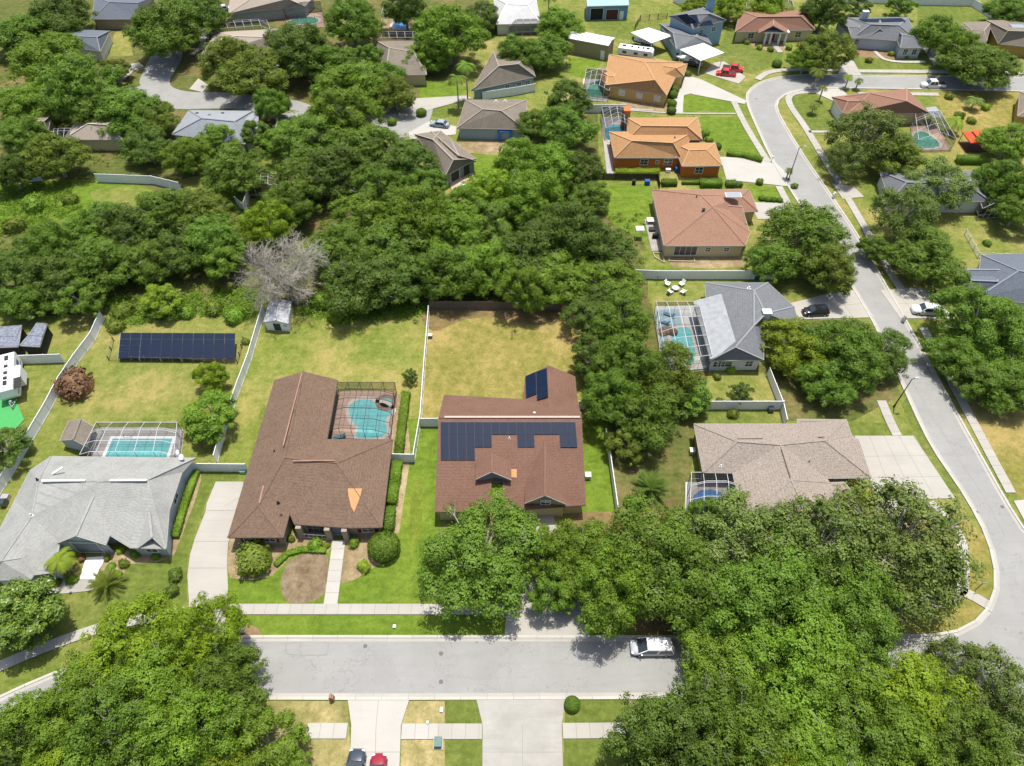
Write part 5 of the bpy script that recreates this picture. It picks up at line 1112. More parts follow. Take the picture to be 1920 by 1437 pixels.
def bare_tree():
    rnd = random.Random(11); b = MB()
    def limb(p, d, L, r, k):
        n = 4; q = p
        for i in range(n):
            d = (d+Vector((rnd.uniform(-1, 1), rnd.uniform(-1, 1), rnd.uniform(-.55, .45)))*.26).normalized(); q2 = q+d*L/n; b.cone(q, q2, r, r*.84, 5 if r > .06 else 3); r *= .84; q = q2
            if k > 0:
                for _ in range(2 if k > 1 else 3):
                    e_ = (d*.7+Vector((rnd.uniform(-1, 1), rnd.uniform(-1, 1), rnd.uniform(-.55, .6)))).normalized(); limb(q, e_, L*rnd.uniform(.42, .62), max(.016, r*.5), k-1)
    b.cone((0, 0, -.05), (0, 0, 2.0), .36, .28, 9)
    for i in range(9): a = i*.7+rnd.uniform(-.3, .3); limb(Vector((0, 0, 1.8+rnd.uniform(0, .8))), Vector((cos(a), sin(a), rnd.uniform(.7, 2.6))).normalized(), 5.0, .15, 3)
    return b
c = G(535, 515, 6.0); r_ = thing('bare_tree', 'leafless pale grey tree with a tangle of fine branches above the garden shed', 'bare tree', (c.x, c.y), world=False); bt = bare_tree().build('branches', PALEBARK, r_)
zs = [v.co for v in bt.data.vertices]; mxr = sorted(hypot(v.x, v.y) for v in zs)[int(len(zs)*.95)]; k_ = (72/ppm(533, 500, 4))/mxr; r_.scale = (k_, k_, 12.5/max(v.z for v in zs))

# ---- palms
def palm_crown(seed, n, L, droop, leaf, up=.5, seg=12):
    rng = random.Random(seed); b = MB()
    for i in range(n):
        a = i*2.399+rng.uniform(-.15, .15); el = up*rng.uniform(.1, 1.5); p = Vector((0, 0, 0)); d = Vector((cos(a)*cos(el), sin(a)*cos(el), sin(el))); s_ = Vector((-sin(a), cos(a), 0)); l = L*rng.uniform(.85, 1.1)
        for k in range(seg):
            q = p+d*l/seg; w_ = leaf*sin(pi*(k+1.2)/(seg+1.6))**.6; b.bar(p, q, .035, .03)
            for s in (-1, 1): t = q+s_*s*w_+d*w_*.5-Vector((0, 0, w_*.35)); m = d*l/seg*.42; b.face([p, p+m, t+m*.15, t]); b.face([p+m*1.15, q, t+m*1.3, t+m*.9])
            p = q; d = (d-Vector((0, 0, droop/seg*rng.uniform(.8, 1.2)))).normalized()
    return b
def make_palm(key, n, L, droop, leaf, up, kind='palm'):
    o = palm_crown(hash(key) % 97 if False else len(key), n, L, droop, leaf, up).build('fronds', LM[kind]); m = o.data; bpy.data.objects.remove(o)
    b = MB(); z = 0
    for k in range(10): b.cone((0, 0, k/10), (0, 0, (k+1)/10), .5 if k else .62, .44, 9)
    t = b.build('trunk', BARK); tm = t.data; bpy.data.objects.remove(t); PROTO[key] = (m, tm)
make_palm('queen_palm', 20, 2.6, 1.9, .55, .55); make_palm('sago', 40, 1.5, .55, .20, .75, 'palm')
def palm(px, py, h, sc, label, key='queen_palm', name='palm_tree', r=.16, mat=None, cat='palm tree', kind='palm'):
    c = G(px, py, 0); r_ = thing(name, label, cat, (c.x, c.y), rt_.uniform(0, 6), world=False); m, tm = PROTO[key]; o = bpy.data.objects.new('fronds', m); COL.objects.link(o); o.parent = r_; o.location = (0, 0, h); o.scale = (sc, sc, sc); o.material_slots[0].link = 'OBJECT'; o.material_slots[0].material = LM[kind]
    o = bpy.data.objects.new('trunk', tm); COL.objects.link(o); o.parent = r_; o.scale = (r*2, r*2, h)
palm(860, 204, 7.5, 1.0, 'tall palm beside the brown pyramid roofed house, nearer of two', kind='bright'); palm(877, 188, 8.5, 1.0, 'taller palm against the sage walled house roof, farther of two', kind='bright')
palm(137, 1072, 3.6, .8, 'palm with leaning trunk by the pale grey house entry', r=.14, kind='lime'); palm(205, 1100, .5, 1.5, 'spiky sago palm beside the white entry walk', 'sago', 'sago_palm', .2, kind='olive')
palm(1218, 920, .6, 1.75, 'dark green round sago palm right of the seen-edge-on fence', 'sago', 'sago_palm', .2, kind='dark'); palm(930, 935, 3.0, .8, 'bright palm growing in the entry notch of the solar roofed house', kind='lime')
palm(1524, 167, 4.5, .9, 'palm on the inner corner where the road bends, taller one', kind='olive'); palm(1584, 166, 3.0, .6, 'small yellow palm at the clay roofed house driveway', kind='yellow'); palm(1604, 168, 2.4, .5, 'stubby small palm near the clay roofed house roof tip', kind='dark')
palm(1535, 190, 3.4, .5, 'thin bent palm on the inner lawn of the road bend', kind='olive'); palm(1521, 214, 2.4, .6, 'small palm in the middle of the road bend lawn', kind='olive'); palm(1474, 336, 2.2, .42, 'short palm with drooping fronds by the street lamp', kind='dark')
palm(1780, 250, 3.0, 1.0, 'broad leafed banana palm beside the arched cage', kind='lime'); palm(1028, 30, 5.5, 1.1, 'palm at the top edge beside the bright tree', kind='olive'); palm(1820, 205, 2.4, .9, 'pale small palm right of the red clay roof', kind='grey')

# ---- bushes and hedges
def ball(seed, fl=.8):
    rng = np.random.default_rng(seed); L = [(0, 0, .45, .52, fl)]+[(cos(a)*.42, sin(a)*.42, rng.uniform(.3, .5), .34, fl) for a in rng.uniform(0, 6.28, 9)]
    C, Nn, Sz = clumps(L, rng, 420, 5, .05, .062, -.6); b = MB(); b.dome((0, 0, .0), (.62, .62, .78), 12, 5); return quads('bush', C, Nn, Sz, LM['oak'], rng, .6, (b.v, b.f))
def topi(seed):
    rng = np.random.default_rng(seed); n = 5200; d = rng.normal(size=(n, 3)); d /= np.linalg.norm(d, axis=1)[:, None]; d = d[d[:, 2] > -.35]; C = np.array([0, 0, .62])+d*np.array([1, 1, .68])*rng.uniform(.93, 1.02, (len(d), 1)); nn = d+rng.normal(size=d.shape)*.35; nn /= np.linalg.norm(nn, axis=1)[:, None]
    b = MB(); b.dome((0, 0, .3), (.86, .86, .85), 16, 6); b.cone((0, 0, 0), (0, 0, .32), .68, .86, 16); return quads('bush', C, nn, .055*rng.uniform(.7, 1.3, len(d)), LM['oak'], rng, .7, (b.v, b.f))
BALLS = [ball(1), ball(2)]; TOPI = topi(3)
def bush(px, py, rp, label, kind='oak', round_=False, hk=1.0, group=None, name='bush'):
    R0 = rp/ppm(px, py, 0); me = TOPI if round_ else rt_.choice(BALLS); c = G(px, py, R0*.5*hk); o = bpy.data.objects.new(name, me); COL.objects.link(o); k = R0/(1. if round_ else .9); o.location = (c.x, c.y, 0); o.scale = (k, k, k*hk); o.rotation_euler.z = rt_.uniform(0, 6)
    o.material_slots[0].link = 'OBJECT'; o.material_slots[0].material = LM[kind]; tag(o, label, 'bush', group); return o
def hedge(label, px, w_, h, kind='oak', name='hedge', cat='hedge', seed=0):
    W = [G(x, y) for x, y in px]; rng = np.random.default_rng(seed+len(label)); core = MB(); C, Nn = [], []
    for a, c in zip(W, W[1:]):
        d = c-a; L = d.length; d.normalize(); s = Vector((-d.y, d.x, 0)); m = (a+c)/2; core.box((m.x, m.y, h*.46), (L, w_*.86, h*.92), atan2(d.y, d.x)); n = int(L*(w_+2*h)*55)+40
        for t, k, f in zip(rng.uniform(-.02, 1.02, n), rng.random(n), rng.uniform(.92, 1.1, n)):
            per = k*(w_+2*h); wob = 1+.06*sin(t*L*1.7+seed)
            if per < h: u, z, nn = -w_/2*f*wob, per, -s
            elif per < h+w_: u, z, nn = per-h-w_/2, h*f*wob, Vector((0, 0, 1))
            else: u, z, nn = w_/2*f*wob, 2*h+w_-per, s
            p = a+d*L*t+s*u; C.append((p.x-W[0].x, p.y-W[0].y, z)); Nn.append(tuple(nn))
    C = np.array(C); Nn = np.array(Nn)+rng.normal(size=(len(C), 3))*.45; Nn /= np.linalg.norm(Nn, axis=1)[:, None]
    me = quads(name, C, Nn, .10*rng.uniform(.6, 1.3, len(C)), LM[kind], rng, .6, ([(v[0]-W[0].x, v[1]-W[0].y, v[2]) for v in core.v], core.f)); o = bpy.data.objects.new(name, me); COL.objects.link(o); o.location = (W[0].x, W[0].y, 0); tag(o, label, cat); return o
hedge('narrow clipped hedge along the east wall of the pale grey house', [(370, 888), (350, 945), (331, 1010)], .9, .8, 'bright', seed=1); hedge('long hedge between the pool cage and the long white fence', [(762, 742), (755, 800), (748, 856)], 1.3, 1.1, 'bright', seed=2)
hedge('hedge along the east wall of the brown house', [(746, 872), (740, 910), (735, 948)], 1.5, 1.1, 'bright', seed=3); hedge('darker short hedge section below the east wall hedge of the brown house', [(734, 958), (729, 1000)], 1.4, 1.3, 'oak', seed=4)
hedge('low curved hedge edging the brown soil bed', [(517, 1062), (540, 1040), (566, 1032), (612, 1034)], .8, .5, 'bright', seed=5); hedge('clipped lime hedge under the orange wall windows', [(1154, 329), (1235, 329)], 1.4, 1.3, 'lime', seed=6)
hedge('clipped dark hedge row between the orange and salmon roofed houses, left section', [(1240, 347), (1268, 347)], 1.5, 1.1, 'oak', seed=7); hedge('clipped dark hedge row between the orange and salmon roofed houses, right section', [(1312, 349), (1352, 349)], 1.6, 1.3, 'oak', seed=8)
hedge('low thin hedge between the two clipped hedge sections', [(1278, 345), (1312, 345)], .8, .7, 'olive', seed=9); hedge('curved clipped hedge along the orange house lawn', [(1362, 290), (1392, 294), (1428, 304)], 1.3, .9, 'bright', seed=10)
hedge('hedge in front of the slate blue roof, below the gazebo', [(1792, 306), (1840, 306)], 1.6, 1.6, 'oak', seed=11); hedge('hedge right of the salmon roofed house driveway lawn', [(1360, 349), (1378, 349)], 1.5, 1.1, 'dark', seed=12)
B_ = '''
475 1044 44 olive 0|big rounded hedge bush at the brown house garage
720 1026 30 oak 1|large clipped dark green ball beside the brown house
1073 1321 15 oak 1|round clipped ball on the verge by the worn driveway
1118 750 14 oak 0|bush by the back corner of the solar roofed house
663 1017 14 bright 0|clipped bush right of the brown house walk
590 1020 17 bright 0|bright bush left of the brown house walk
612 1022 9 yellow 0|yellow bush at the top of the brown house walk
547 974 10 lime 0|lime bush in the brown house entry notch
682 1062 16 lime 0|leafy lime plant in the bed right of the walk
545 1010 10 olive 0|small olive bush at the garage corner of the brown house
327 1078 18 dark 0|upper of two round dark bushes on the grey house lawn
320 1108 17 dark 0|lower of two round dark bushes on the grey house lawn
226 1032 10 lime 0|bright small bush by the grey house entry, right side
253 1038 12 bright 0|rounded bush in front of the grey house right window
292 1042 11 bright 0|rounded bush near the grey house right corner
231 1056 13 olive 0|olive bush along the white entry walk
208 1062 11 bright 0|bush hugging the upper part of the white entry walk
219 1076 11 lime 0|lime bush along the white entry walk, lower
153 1046 10 russet 0|reddish bush left of the grey house entry
134 1086 14 bright 0|round bush left of the white entry walk
105 1092 12 olive 0|bush below the grey house front wing
123 1052 12 olive 0|bush under the leaning palm
200 1046 9 olive 0|small bush at the corner of the entry walk
84 1104 9 russet 0|small reddish plant by the left patio slab
735 229 9 bright 1|small round tree shaped bush in the cul-de-sac drive
790 212 10 oak 1|rounded bush in the loop of the bright walk
1265 168 9 olive 1|small ball bush by the ochre house driveway
1262 178 9 oak 1|ball bush at the ochre house wall, top of three
1260 195 9 oak 1|ball bush at the ochre house wall, middle of three
1259 208 9 dark 1|ball bush at the ochre house wall, lowest of three
1312 256 9 dark 1|dark bush at the orange house entry
1323 250 8 bright 1|bright bush at the orange house entry
1330 260 10 lime 0|lime bush at the orange house entry
1345 275 8 dark 1|ball bush at the upper end of the curved hedge
1290 138 9 olive 0|olive bush above the ochre house driveway
1428 372 6 oak 1|first of the little balls by the salmon house driveway
1440 374 6 oak 1|second of the little balls by the salmon house driveway
1451 375 6 oak 1|third of the little balls by the salmon house driveway
1462 376 6 oak 1|fourth of the little balls by the salmon house driveway
1490 348 9 oak 0|bush by the kerb above the salmon house drive
1385 345 10 dark 0|dark bush at the end of the clipped hedges
1425 340 10 oak 0|bush beside the bright orange house driveway
1457 120 9 oak 1|ball bush beside the pale sidewalk near the porch house
1400 78 8 olive 0|olive bush left of the porch house columns
1425 88 8 yellow 0|yellowish bush in the porch house bed
1445 92 8 olive 0|olive bush in the lower porch house bed
1480 88 9 bright 0|bush right of the porch house walk
1600 95 7 olive 0|bush in the red bed of the slate porch house
1672 100 8 bright 0|bush right of the slate porch house walk
1630 112 9 olive 0|lone shrub on the slate porch house lawn
1700 104 8 oak 0|bush under the slate porch house wing windows
1780 180 10 olive 0|bush on the bare ground under the big right tree
1800 215 12 olive 0|olive bush behind the red clay roofed house
1822 225 11 olive 0|bush between the clay roof and the gazebo
1850 200 11 lime 0|lime bush behind the gazebo lawn
1765 300 12 bright 0|bush in the green strip below the arched cage
1730 298 12 bright 0|bush strip left part below the arched cage
1852 455 10 oak 0|round bush above the white picket fence
230 580 24 olive 0|scrubby bush at the edge above the array, left
440 590 24 bright 0|scrubby bush at the wood edge, right above the array
400 575 22 olive 0|scrubby bush in the undergrowth above the array
350 582 20 bright 0|scrubby bush just right of the small lime tree
215 610 20 olive 0|loose bush left of the array top corner
460 640 10 olive 0|small shrub between the array and the white fence
600 560 26 bright 0|bright bush at the foot of the bare tree
630 590 20 lime 0|sunlit bush at the wood edge right of the shed
225 905 0 olive 0|x
1370 690 13 lime 0|bright shrub below the slate roofed house wall
1345 705 10 olive 0|shrub left of the bright shrub in the shaded yard
1350 752 10 olive 0|bush behind the tan house fence, left
1375 775 14 olive 0|shrub leaning on the tan house fence
1188 940 22 oak 0|low bush between the sago palm and the big trees
1690 55 8 dark 0|dark shrub behind the slate porch house
880 360 16 lime 0|lime bush in the sunny gap, left
960 345 18 lime 0|lime bush in the sunny gap, right
1010 400 20 bright 0|bright bush inside the centre woods gap
60 380 26 bright 0|bush at the left end of the clearing
130 372 18 olive 0|bush at the lower edge of the clearing
25 420 24 olive 0|bush left of the left woods clearing
'''
for ln in B_.strip().splitlines():
    a, wh = ln.split('|'); a = a.split()
    if float(a[2]) > 0: bush(float(a[0]), float(a[1]), float(a[2]), wh, a[3], a[4] == '1')
bush(137, 716, 42, 'russet brown rounded bush beside the kink of the left white fence', 'russet', name='russet_bush')
# undergrowth nobody could count
rng = np.random.default_rng(77)
def under(areas, n, kind, name, label):
    C = []
    for poly, k in areas:
        P = [G(x, y) for x, y in poly]; xs = [p.x for p in P]; ys = [p.y for p in P]; c = 0
        while c < k:
            x, y = rng.uniform(min(xs), max(xs)), rng.uniform(min(ys), max(ys)); ins = False
            for i in range(len(P)):
                a, b_ = P[i], P[i-1]
                if (a.y > y) != (b_.y > y) and x < (b_.x-a.x)*(y-a.y)/(b_.y-a.y)+a.x: ins = not ins
            if ins: c += 1; r = rng.uniform(.25, .8); m = 26; q = rng.normal(size=(m, 3))*np.array([r*.6, r*.6, r*.35]); q[:, 2] = abs(q[:, 2])+.05; C.append(q+np.array([x, y, 0]))
    C = np.concatenate(C); Nn = rng.normal(size=C.shape)*.6+np.array([0, 0, .8]); Nn /= np.linalg.norm(Nn, axis=1)[:, None]
    me = quads(name, C, Nn, .15*rng.uniform(.6, 1.4, len(C)), LM[kind], rng); o = bpy.data.objects.new(name, me); COL.objects.link(o); tag(o, label, 'undergrowth', None, 'stuff')
under([([(200, 560), (480, 545), (480, 598), (380, 592), (290, 604), (200, 612)], 620), ([(570, 560), (640, 570), (800, 575), (798, 592), (700, 600), (640, 606), (560, 590)], 300), ([(870, 330), (1000, 330), (1010, 420), (880, 400)], 420), ([(0, 345), (130, 342), (160, 400), (0, 440)], 420), ([(260, 360), (480, 350), (540, 420), (400, 440), (280, 420)], 300)], 0, 'bright', 'undergrowth', 'tangled weeds along the edges and gaps of the woods')
under([([(-100, 420), (470, 430), (470, 560), (180, 560), (-100, 600)], 700), ([(560, 400), (1210, 400), (1210, 575), (640, 575)], 800), ([(530, 190), (800, 260), (780, 340), (500, 330)], 400), ([(0, 100), (250, 190), (250, 320), (0, 320)], 400)], 0, 'olive', 'undergrowth', 'olive scrub growing on the shaded floor of the woods')
# ================================================================ vehicles and small things
TYRE = BLACK; RIM = STEEL; HL = paint('headlamp_glass', (.7, .72, .75), .1); TL = paint('tail_lamp', (.4, .02, .02), .2)
KINDS = dict(
 sedan=dict(L=4.6, W=1.8, sec=[(-2.3, .5, .72), (-2.1, .85, .92), (-1.3, .98, .98), (0, 1, .92), (1.1, 1, .90), (1.9, .93, .78), (2.3, .6, .6)], cab=(-1.75, -1.05, .45, 1.15), top=1.42),
 suv=dict(L=4.8, W=1.95, sec=[(-2.4, .8, .9), (-2.25, .95, 1.05), (-1.3, 1, 1.08), (0, 1, 1.05), (1.1, 1, 1.02), (2.0, .95, .98), (2.4, .7, .75)], cab=(-2.2, -1.9, .5, 1.15), top=1.72),
 van=dict(L=5.1, W=1.98, sec=[(-2.55, .85, .9), (-2.4, .96, 1.05), (-1.3, 1, 1.08), (0, 1, 1.05), (1.3, 1, 1.0), (2.2, .9, .86), (2.55, .62, .68)], cab=(-2.4, -2.1, .75, 1.75), top=1.75),
 pickup=dict(L=5.6, W=1.95, sec=[(-2.8, .95, 1.0), (-2.6, 1, 1.05), (-1.0, 1, 1.05), (0, 1, 1.08), (1.2, 1, 1.08), (2.4, .95, 1.05), (2.8, .8, .85)], cab=(-.75, -.55, .95, 1.6), top=1.85))
def car(name, label, kind, px, py, rz, body, cat='car', rails=False, z=0, group=None, sc=1.0, roofcol=None):
    K = KINDS[kind]; c = G(px, py, .8); r_ = thing(name, label, cat, (c.x, c.y, z), rz, group, world=False); r_.scale = (sc, sc, sc); W = K['W']/2; b = MB(); rings = []
    for x, ww, zt in K['sec']:
        w_ = W*ww; rings.append([(x, -w_*.93, .28), (x, -w_, .45), (x, -w_*.99, zt*.72), (x, -w_*.86, zt*.97), (x, -w_*.5, zt*1.02), (x, 0, zt*1.035), (x, w_*.5, zt*1.02), (x, w_*.86, zt*.97), (x, w_*.99, zt*.72), (x, w_, .45), (x, w_*.93, .28)])
    I = [[b.vv(p) for p in q] for q in rings]; n = len(I[0])
    for i in range(len(I)-1):
        for j in range(n): b.f.append([I[i][j], I[i+1][j], I[i+1][(j+1) % n], I[i][(j+1) % n]]); b.m.append(0)
    b.f.append(I[0][::1]); b.m.append(0); b.f.append(I[-1][::-1]); b.m.append(0)
    bo = b.build('body', body, r_, (0, 0, 0), True)
    x0, x1, x2, x3 = K['cab']; zt = K['top']; zb = K['sec'][3][2]*.98; wt, wb = W*.78, W*.93; g = MB()
    g.hexa([(x0, -wb, zb), (x3, -wb, zb), (x3, wb, zb), (x0, wb, zb)], [(x1, -wt, zt-.06), (x2, -wt, zt-.06), (x2, wt, zt-.06), (x1, wt, zt-.06)]); g.build('window_glass', GLASS, r_, (0, 0, 0))
    g = MB(); g.hexa([(x1-.08, -wt-.03, zt-.1), (x2+.06, -wt-.03, zt-.1), (x2+.06, wt+.03, zt-.1), (x1-.08, wt+.03, zt-.1)], [(x1+.05, -wt*.92, zt), (x2-.12, -wt*.92, zt), (x2-.12, wt*.92, zt), (x1+.05, wt*.92, zt)])
    for s in (-1, 1):
        for a_, c_ in (((x0, s*wb, zb), (x1, s*wt, zt-.06)), ((x3, s*wb, zb), (x2, s*wt, zt-.06)), (((x0+x3)/2-.1, s*wb*1.005, zb), ((x1+x2)/2-.1, s*wt*1.01, zt-.06))): g.bar(a_, c_, .09, .07)
    g.build('roof', roofcol or body, r_, (0, 0, 0))
    if rails:
        for s in (-1, 1): g = MB(); g.bar((x1+.15, s*wt*.85, zt+.06), (x2-.2, s*wt*.85, zt+.06), .05); [g.bar((x, s*wt*.85, zt-.02), (x, s*wt*.85, zt+.06), .05) for x in (x1+.15, (x1+x2)/2, x2-.2)]; g.build('roof_rail', WHITE, r_, (0, 0, 0))
    if kind == 'pickup': g = MB(); g.box((-1.75, 0, 1.07), (1.85, W*1.6, .06)); g.build('cargo_bed', DARKM, r_, (0, 0, 0))
    for s in (-1, 1):
        for x in (-K['L']*.31, K['L']*.31):
            t = MB(); t.cone((x, s*(W-.22), .33), (x, s*(W+.01), .33), .33, .33, 16); w_ = t.build('wheel', TYRE, r_, (0, 0, 0)); t = MB(); t.cone((x, s*(W-.02), .33), (x, s*(W+.025), .33), .2, .17, 10); t.build('rim', RIM, w_, (0, 0, 0))
        e_ = K['sec'][-2]; t = MB(); t.box((e_[0]+.2, s*W*.66, e_[2]*.82), (.22, .34, .14)); t.build('headlight', HL, r_, (0, 0, 0)); e_ = K['sec'][0]; t = MB(); t.box((e_[0]+.04, s*W*.7, .8), (.12, .26, .2)); t.build('tail_light', TL, r_, (0, 0, 0))
        t = MB(); t.box((x3-.35, s*(W+.1), zb+.05), (.14, .2, .14)); t.build('side_mirror', body, r_, (0, 0, 0))
    return r_
SIL = paint('silver_paint', (.50, .51, .53), .3); DKB = paint('dark_blue_grey_paint', (.035, .05, .07), .25); CRIM = paint('crimson_paint', (.28, .015, .03), .2); WHP = paint('white_car_paint', (.75, .75, .74), .25); BLK = paint('black_car_paint', (.012, .014, .018), .15); REDT = paint('bright_red_paint', (.62, .02, .02), .25); GRN = paint('dark_green_paint', (.03, .07, .05), .3); BLUS = paint('blue_silver_paint', (.30, .36, .42), .25)
car('minivan', 'silver minivan with white roof rails parked at the kerb of the front street', 'van', 1223, 1213, pi, SIL, 'van', True, roofcol=WHP)
car('suv', 'dark grey suv in the bright driveway at the bottom edge', 'suv', 664, 1450, pi/2-.02, DKB, 'suv', True); car('sedan', 'crimson red car beside the dark suv at the bottom edge', 'sedan', 706, 1456, pi/2, CRIM)
car('sedan', 'silver blue sedan on the pale drive by the brown pyramid roof', 'sedan', 824, 231, pi-.25, BLUS); car('pickup_truck', 'white pickup truck parked at the kerb under the big upper right tree', 'pickup', 1750, 158, pi, WHP, 'pickup truck')
car('sedan', 'black car in the driveway right of the slate roofed house', 'suv', 1530, 582, pi+.05, BLK, sc=.92); car('suv', 'white suv half under the trees on the right driveway', 'suv', 1738, 580, pi-.1, WHP, 'suv')
car('suv', 'dark green suv under the tree edge beside the salmon house driveway', 'suv', 1472, 399, 0, GRN, 'suv', roofcol=plain('pale_green_roof', (.35, .42, .38), .4))
car('pickup_truck', 'bright red truck nearest the road beside the carport', 'pickup', 1362, 136, pi-.2, REDT, 'truck', sc=.86); car('pickup_truck', 'bright red truck parked behind the other red one beside the carport', 'pickup', 1375, 127, -.25, REDT, 'truck', sc=.92)
car('sedan', 'dark car glimpsed beside the white carport near the boats', 'sedan', 1300, 118, -.4, BLK); car('sedan', 'pale car partly hidden on the street at top left of the beige house', 'sedan', 420, 14, .3, SIL)
# campers
def camper(name, label, px, py, L, W, rz, z0=.7, h=2.5, slide=True):
    c = G(px, py, 2.0); r_ = thing(name, label, 'camper', (c.x, c.y), rz, world=False); b = MB(); CW = plain('camper_white', (.80, .80, .78), .4, .04); y = W/2
    prof = [(-L/2, z0), (L/2-.5, z0), (L/2, z0+.8), (L/2-.1, z0+h-.35), (L/2-.45, z0+h), (-L/2+.2, z0+h), (-L/2, z0+h-.25)]
    b.hexa([(x, -y, z) for x, z in prof], [(x, y, z) for x, z in prof]); b.build('body', CW, r_, (0, 0, 0)); g = MB()
    for x in (-L*.3, L*.02, L*.3): g.box((x, -y-.01, z0+1.5), (1.0, .04, .6)); g.box((x, y+.01, z0+1.5), (1.0, .04, .6))
    g.build('window', GLASS, r_, (0, 0, 0)); g = MB(); g.box((0, -y-.015, z0+.7), (L*.9, .03, .18)); g.box((0, y+.015, z0+.7), (L*.9, .03, .18)); g.build('stripe', plain('camper_stripe', (.12, .13, .14), .5), r_, (0, 0, 0))
    for x, w_ in ((-L*.34, .9), (-L*.12, .45), (L*.06, .45), (L*.2, .5), (L*.33, .8)): g = MB(); g.box((x, W*.08, z0+h+.1), (w_, .5, .2)); g.build('roof_vent', DARKM, r_, (0, 0, 0))
    if slide: g = MB(); g.box((L*.05, y+.4, z0+1.2), (L*.32, .85, 2.0)); g.build('slide_out', CW, r_, (0, 0, 0)); g = MB(); g.bar((L*.18, y+.4, z0+2.1), (L*.48, y+.5, z0+2.1), 1.0, .05); g.build('awning', DARKM, r_, (0, 0, 0))
    for s in (-1, 1):
        for x in (-.5, .5): g = MB(); g.cone((x, s*(y-.3), .36), (x, s*(y-.02), .36), .36, .36, 14); g.build('wheel', TYRE, r_, (0, 0, 0))
    g = MB(); g.bar((L/2-.2, -.6, .6), (L/2+1.3, 0, .6), .1); g.bar((L/2-.2, .6, .6), (L/2+1.3, 0, .6), .1); g.bar((L/2+.2, -.5, .6), (L/2+.2, .5, .6), .1); g.cone((L/2+.5, 0, .6), (L/2+.5, 0, 1.2), .18, .18, 10); g.bar((L/2+1.1, 0, 0), (L/2+1.1, 0, .7), .08); g.build('hitch', STEEL, r_, (0, 0, 0)); return r_
camper('camper_trailer', 'white camper trailer with roof vents on green turf at the left edge', 16, 706, 8.2, 2.5, -1.18)
camper('camper_trailer', 'long white motor home between the beige building and the carport', 1192, 98, 9.0, 2.5, -.30, .7, 2.4, False)
# boats under the carports
def boat(label, px, py, L, rz, mat):
    c = G(px, py, 1.0); r_ = thing('boat', label, 'boat', (c.x, c.y), rz, world=False); b = MB(); R_ = []
    for x, w_, k in ((-L/2, .9, .55), (-L*.2, 1.05, .5), (L*.15, 1.0, .5), (L*.36, .6, .6), (L/2, .05, .95)): R_.append([b.vv(p) for p in ((x, -w_, 1.35), (x, -w_*.8, .9), (x, 0, k), (x, w_*.8, .9), (x, w_, 1.35), (x, 0, 1.28))])
    for i in range(4):
        for j in range(6): b.f.append([R_[i][j], R_[i+1][j], R_[i+1][(j+1) % 6], R_[i][(j+1) % 6]]); b.m.append(0)
    b.f.append(R_[0]); b.m.append(0); b.build('hull', mat, r_, (0, 0, 0)); g = MB(); g.hexa([(-.5, -.5, 1.3), (.5, -.4, 1.3), (.5, .4, 1.3), (-.5, .5, 1.3)], [(-.4, -.45, 1.8), (.1, -.35, 1.9), (.1, .35, 1.9), (-.4, .45, 1.8)]); g.build('console', WHITE, r_, (0, 0, 0))
    g = MB(); g.box((-L/2-.25, 0, 1.3), (.4, .35, .9)); g.build('motor', BLACK, r_, (0, 0, 0)); g = MB(); g.bar((-L*.4, .5, .45), (L*.5, .1, .45), .1); g.bar((-L*.4, -.5, .45), (L*.5, -.1, .45), .1)
    for s in (-1, 1): g.cone((-.6, s*.75, .3), (-.6, s*.95, .3), .3, .3, 10)
    g.build('trailer', STEEL, r_, (0, 0, 0))
boat('white boat on a trailer under the front carport', 1288, 112, 5.5, -.75, WHP); boat('dark hulled boat on a trailer under the rear carport', 1206, 80, 5.5, -.6, DKB)
# gazebo
c = G(1822, 276); r_ = thing('gazebo', 'gazebo with a two tier red orange cloth roof at the right', 'gazebo', (c.x, c.y)); RC = plain('red_orange_canvas', (.62, .10, .04), .8, .08); b = MB()
def pyr(b, z0, z1, r0, r1): b.hexa([(c.x+u*r0, c.y+v*r0, z0) for u, v in ((-1, -1), (1, -1), (1, 1), (-1, 1))], [(c.x+u*r1, c.y+v*r1, z1) for u, v in ((-1, -1), (1, -1), (1, 1), (-1, 1))])
pyr(b, 2.3, 3.2, 2.2, .9); pyr(b, 3.35, 3.8, 1.15, .05); b.build('canopy', RC, r_)
b = MB(); b.hexa([(c.x+u*2.22, c.y+v*2.22, 2.1) for u, v in ((-1, -1), (1, -1), (1, 1), (-1, 1))], [(c.x+u*2.22, c.y+v*2.22, 2.32) for u, v in ((-1, -1), (1, -1), (1, 1), (-1, 1))]); b.build('valance', RC, r_)
for u in (-1, 1):
    for v in (-1, 1): b = MB(); b.box((c.x+u*2.05, c.y+v*2.05, 1.05), (.1, .1, 2.1)); b.build('post', DARKM, r_)
b = MB(); b.box((c.x, c.y, .05), (4.2, 4.2, .08)); b.build('floor', plain('brown_deck', (.10, .05, .03), .8), r_)
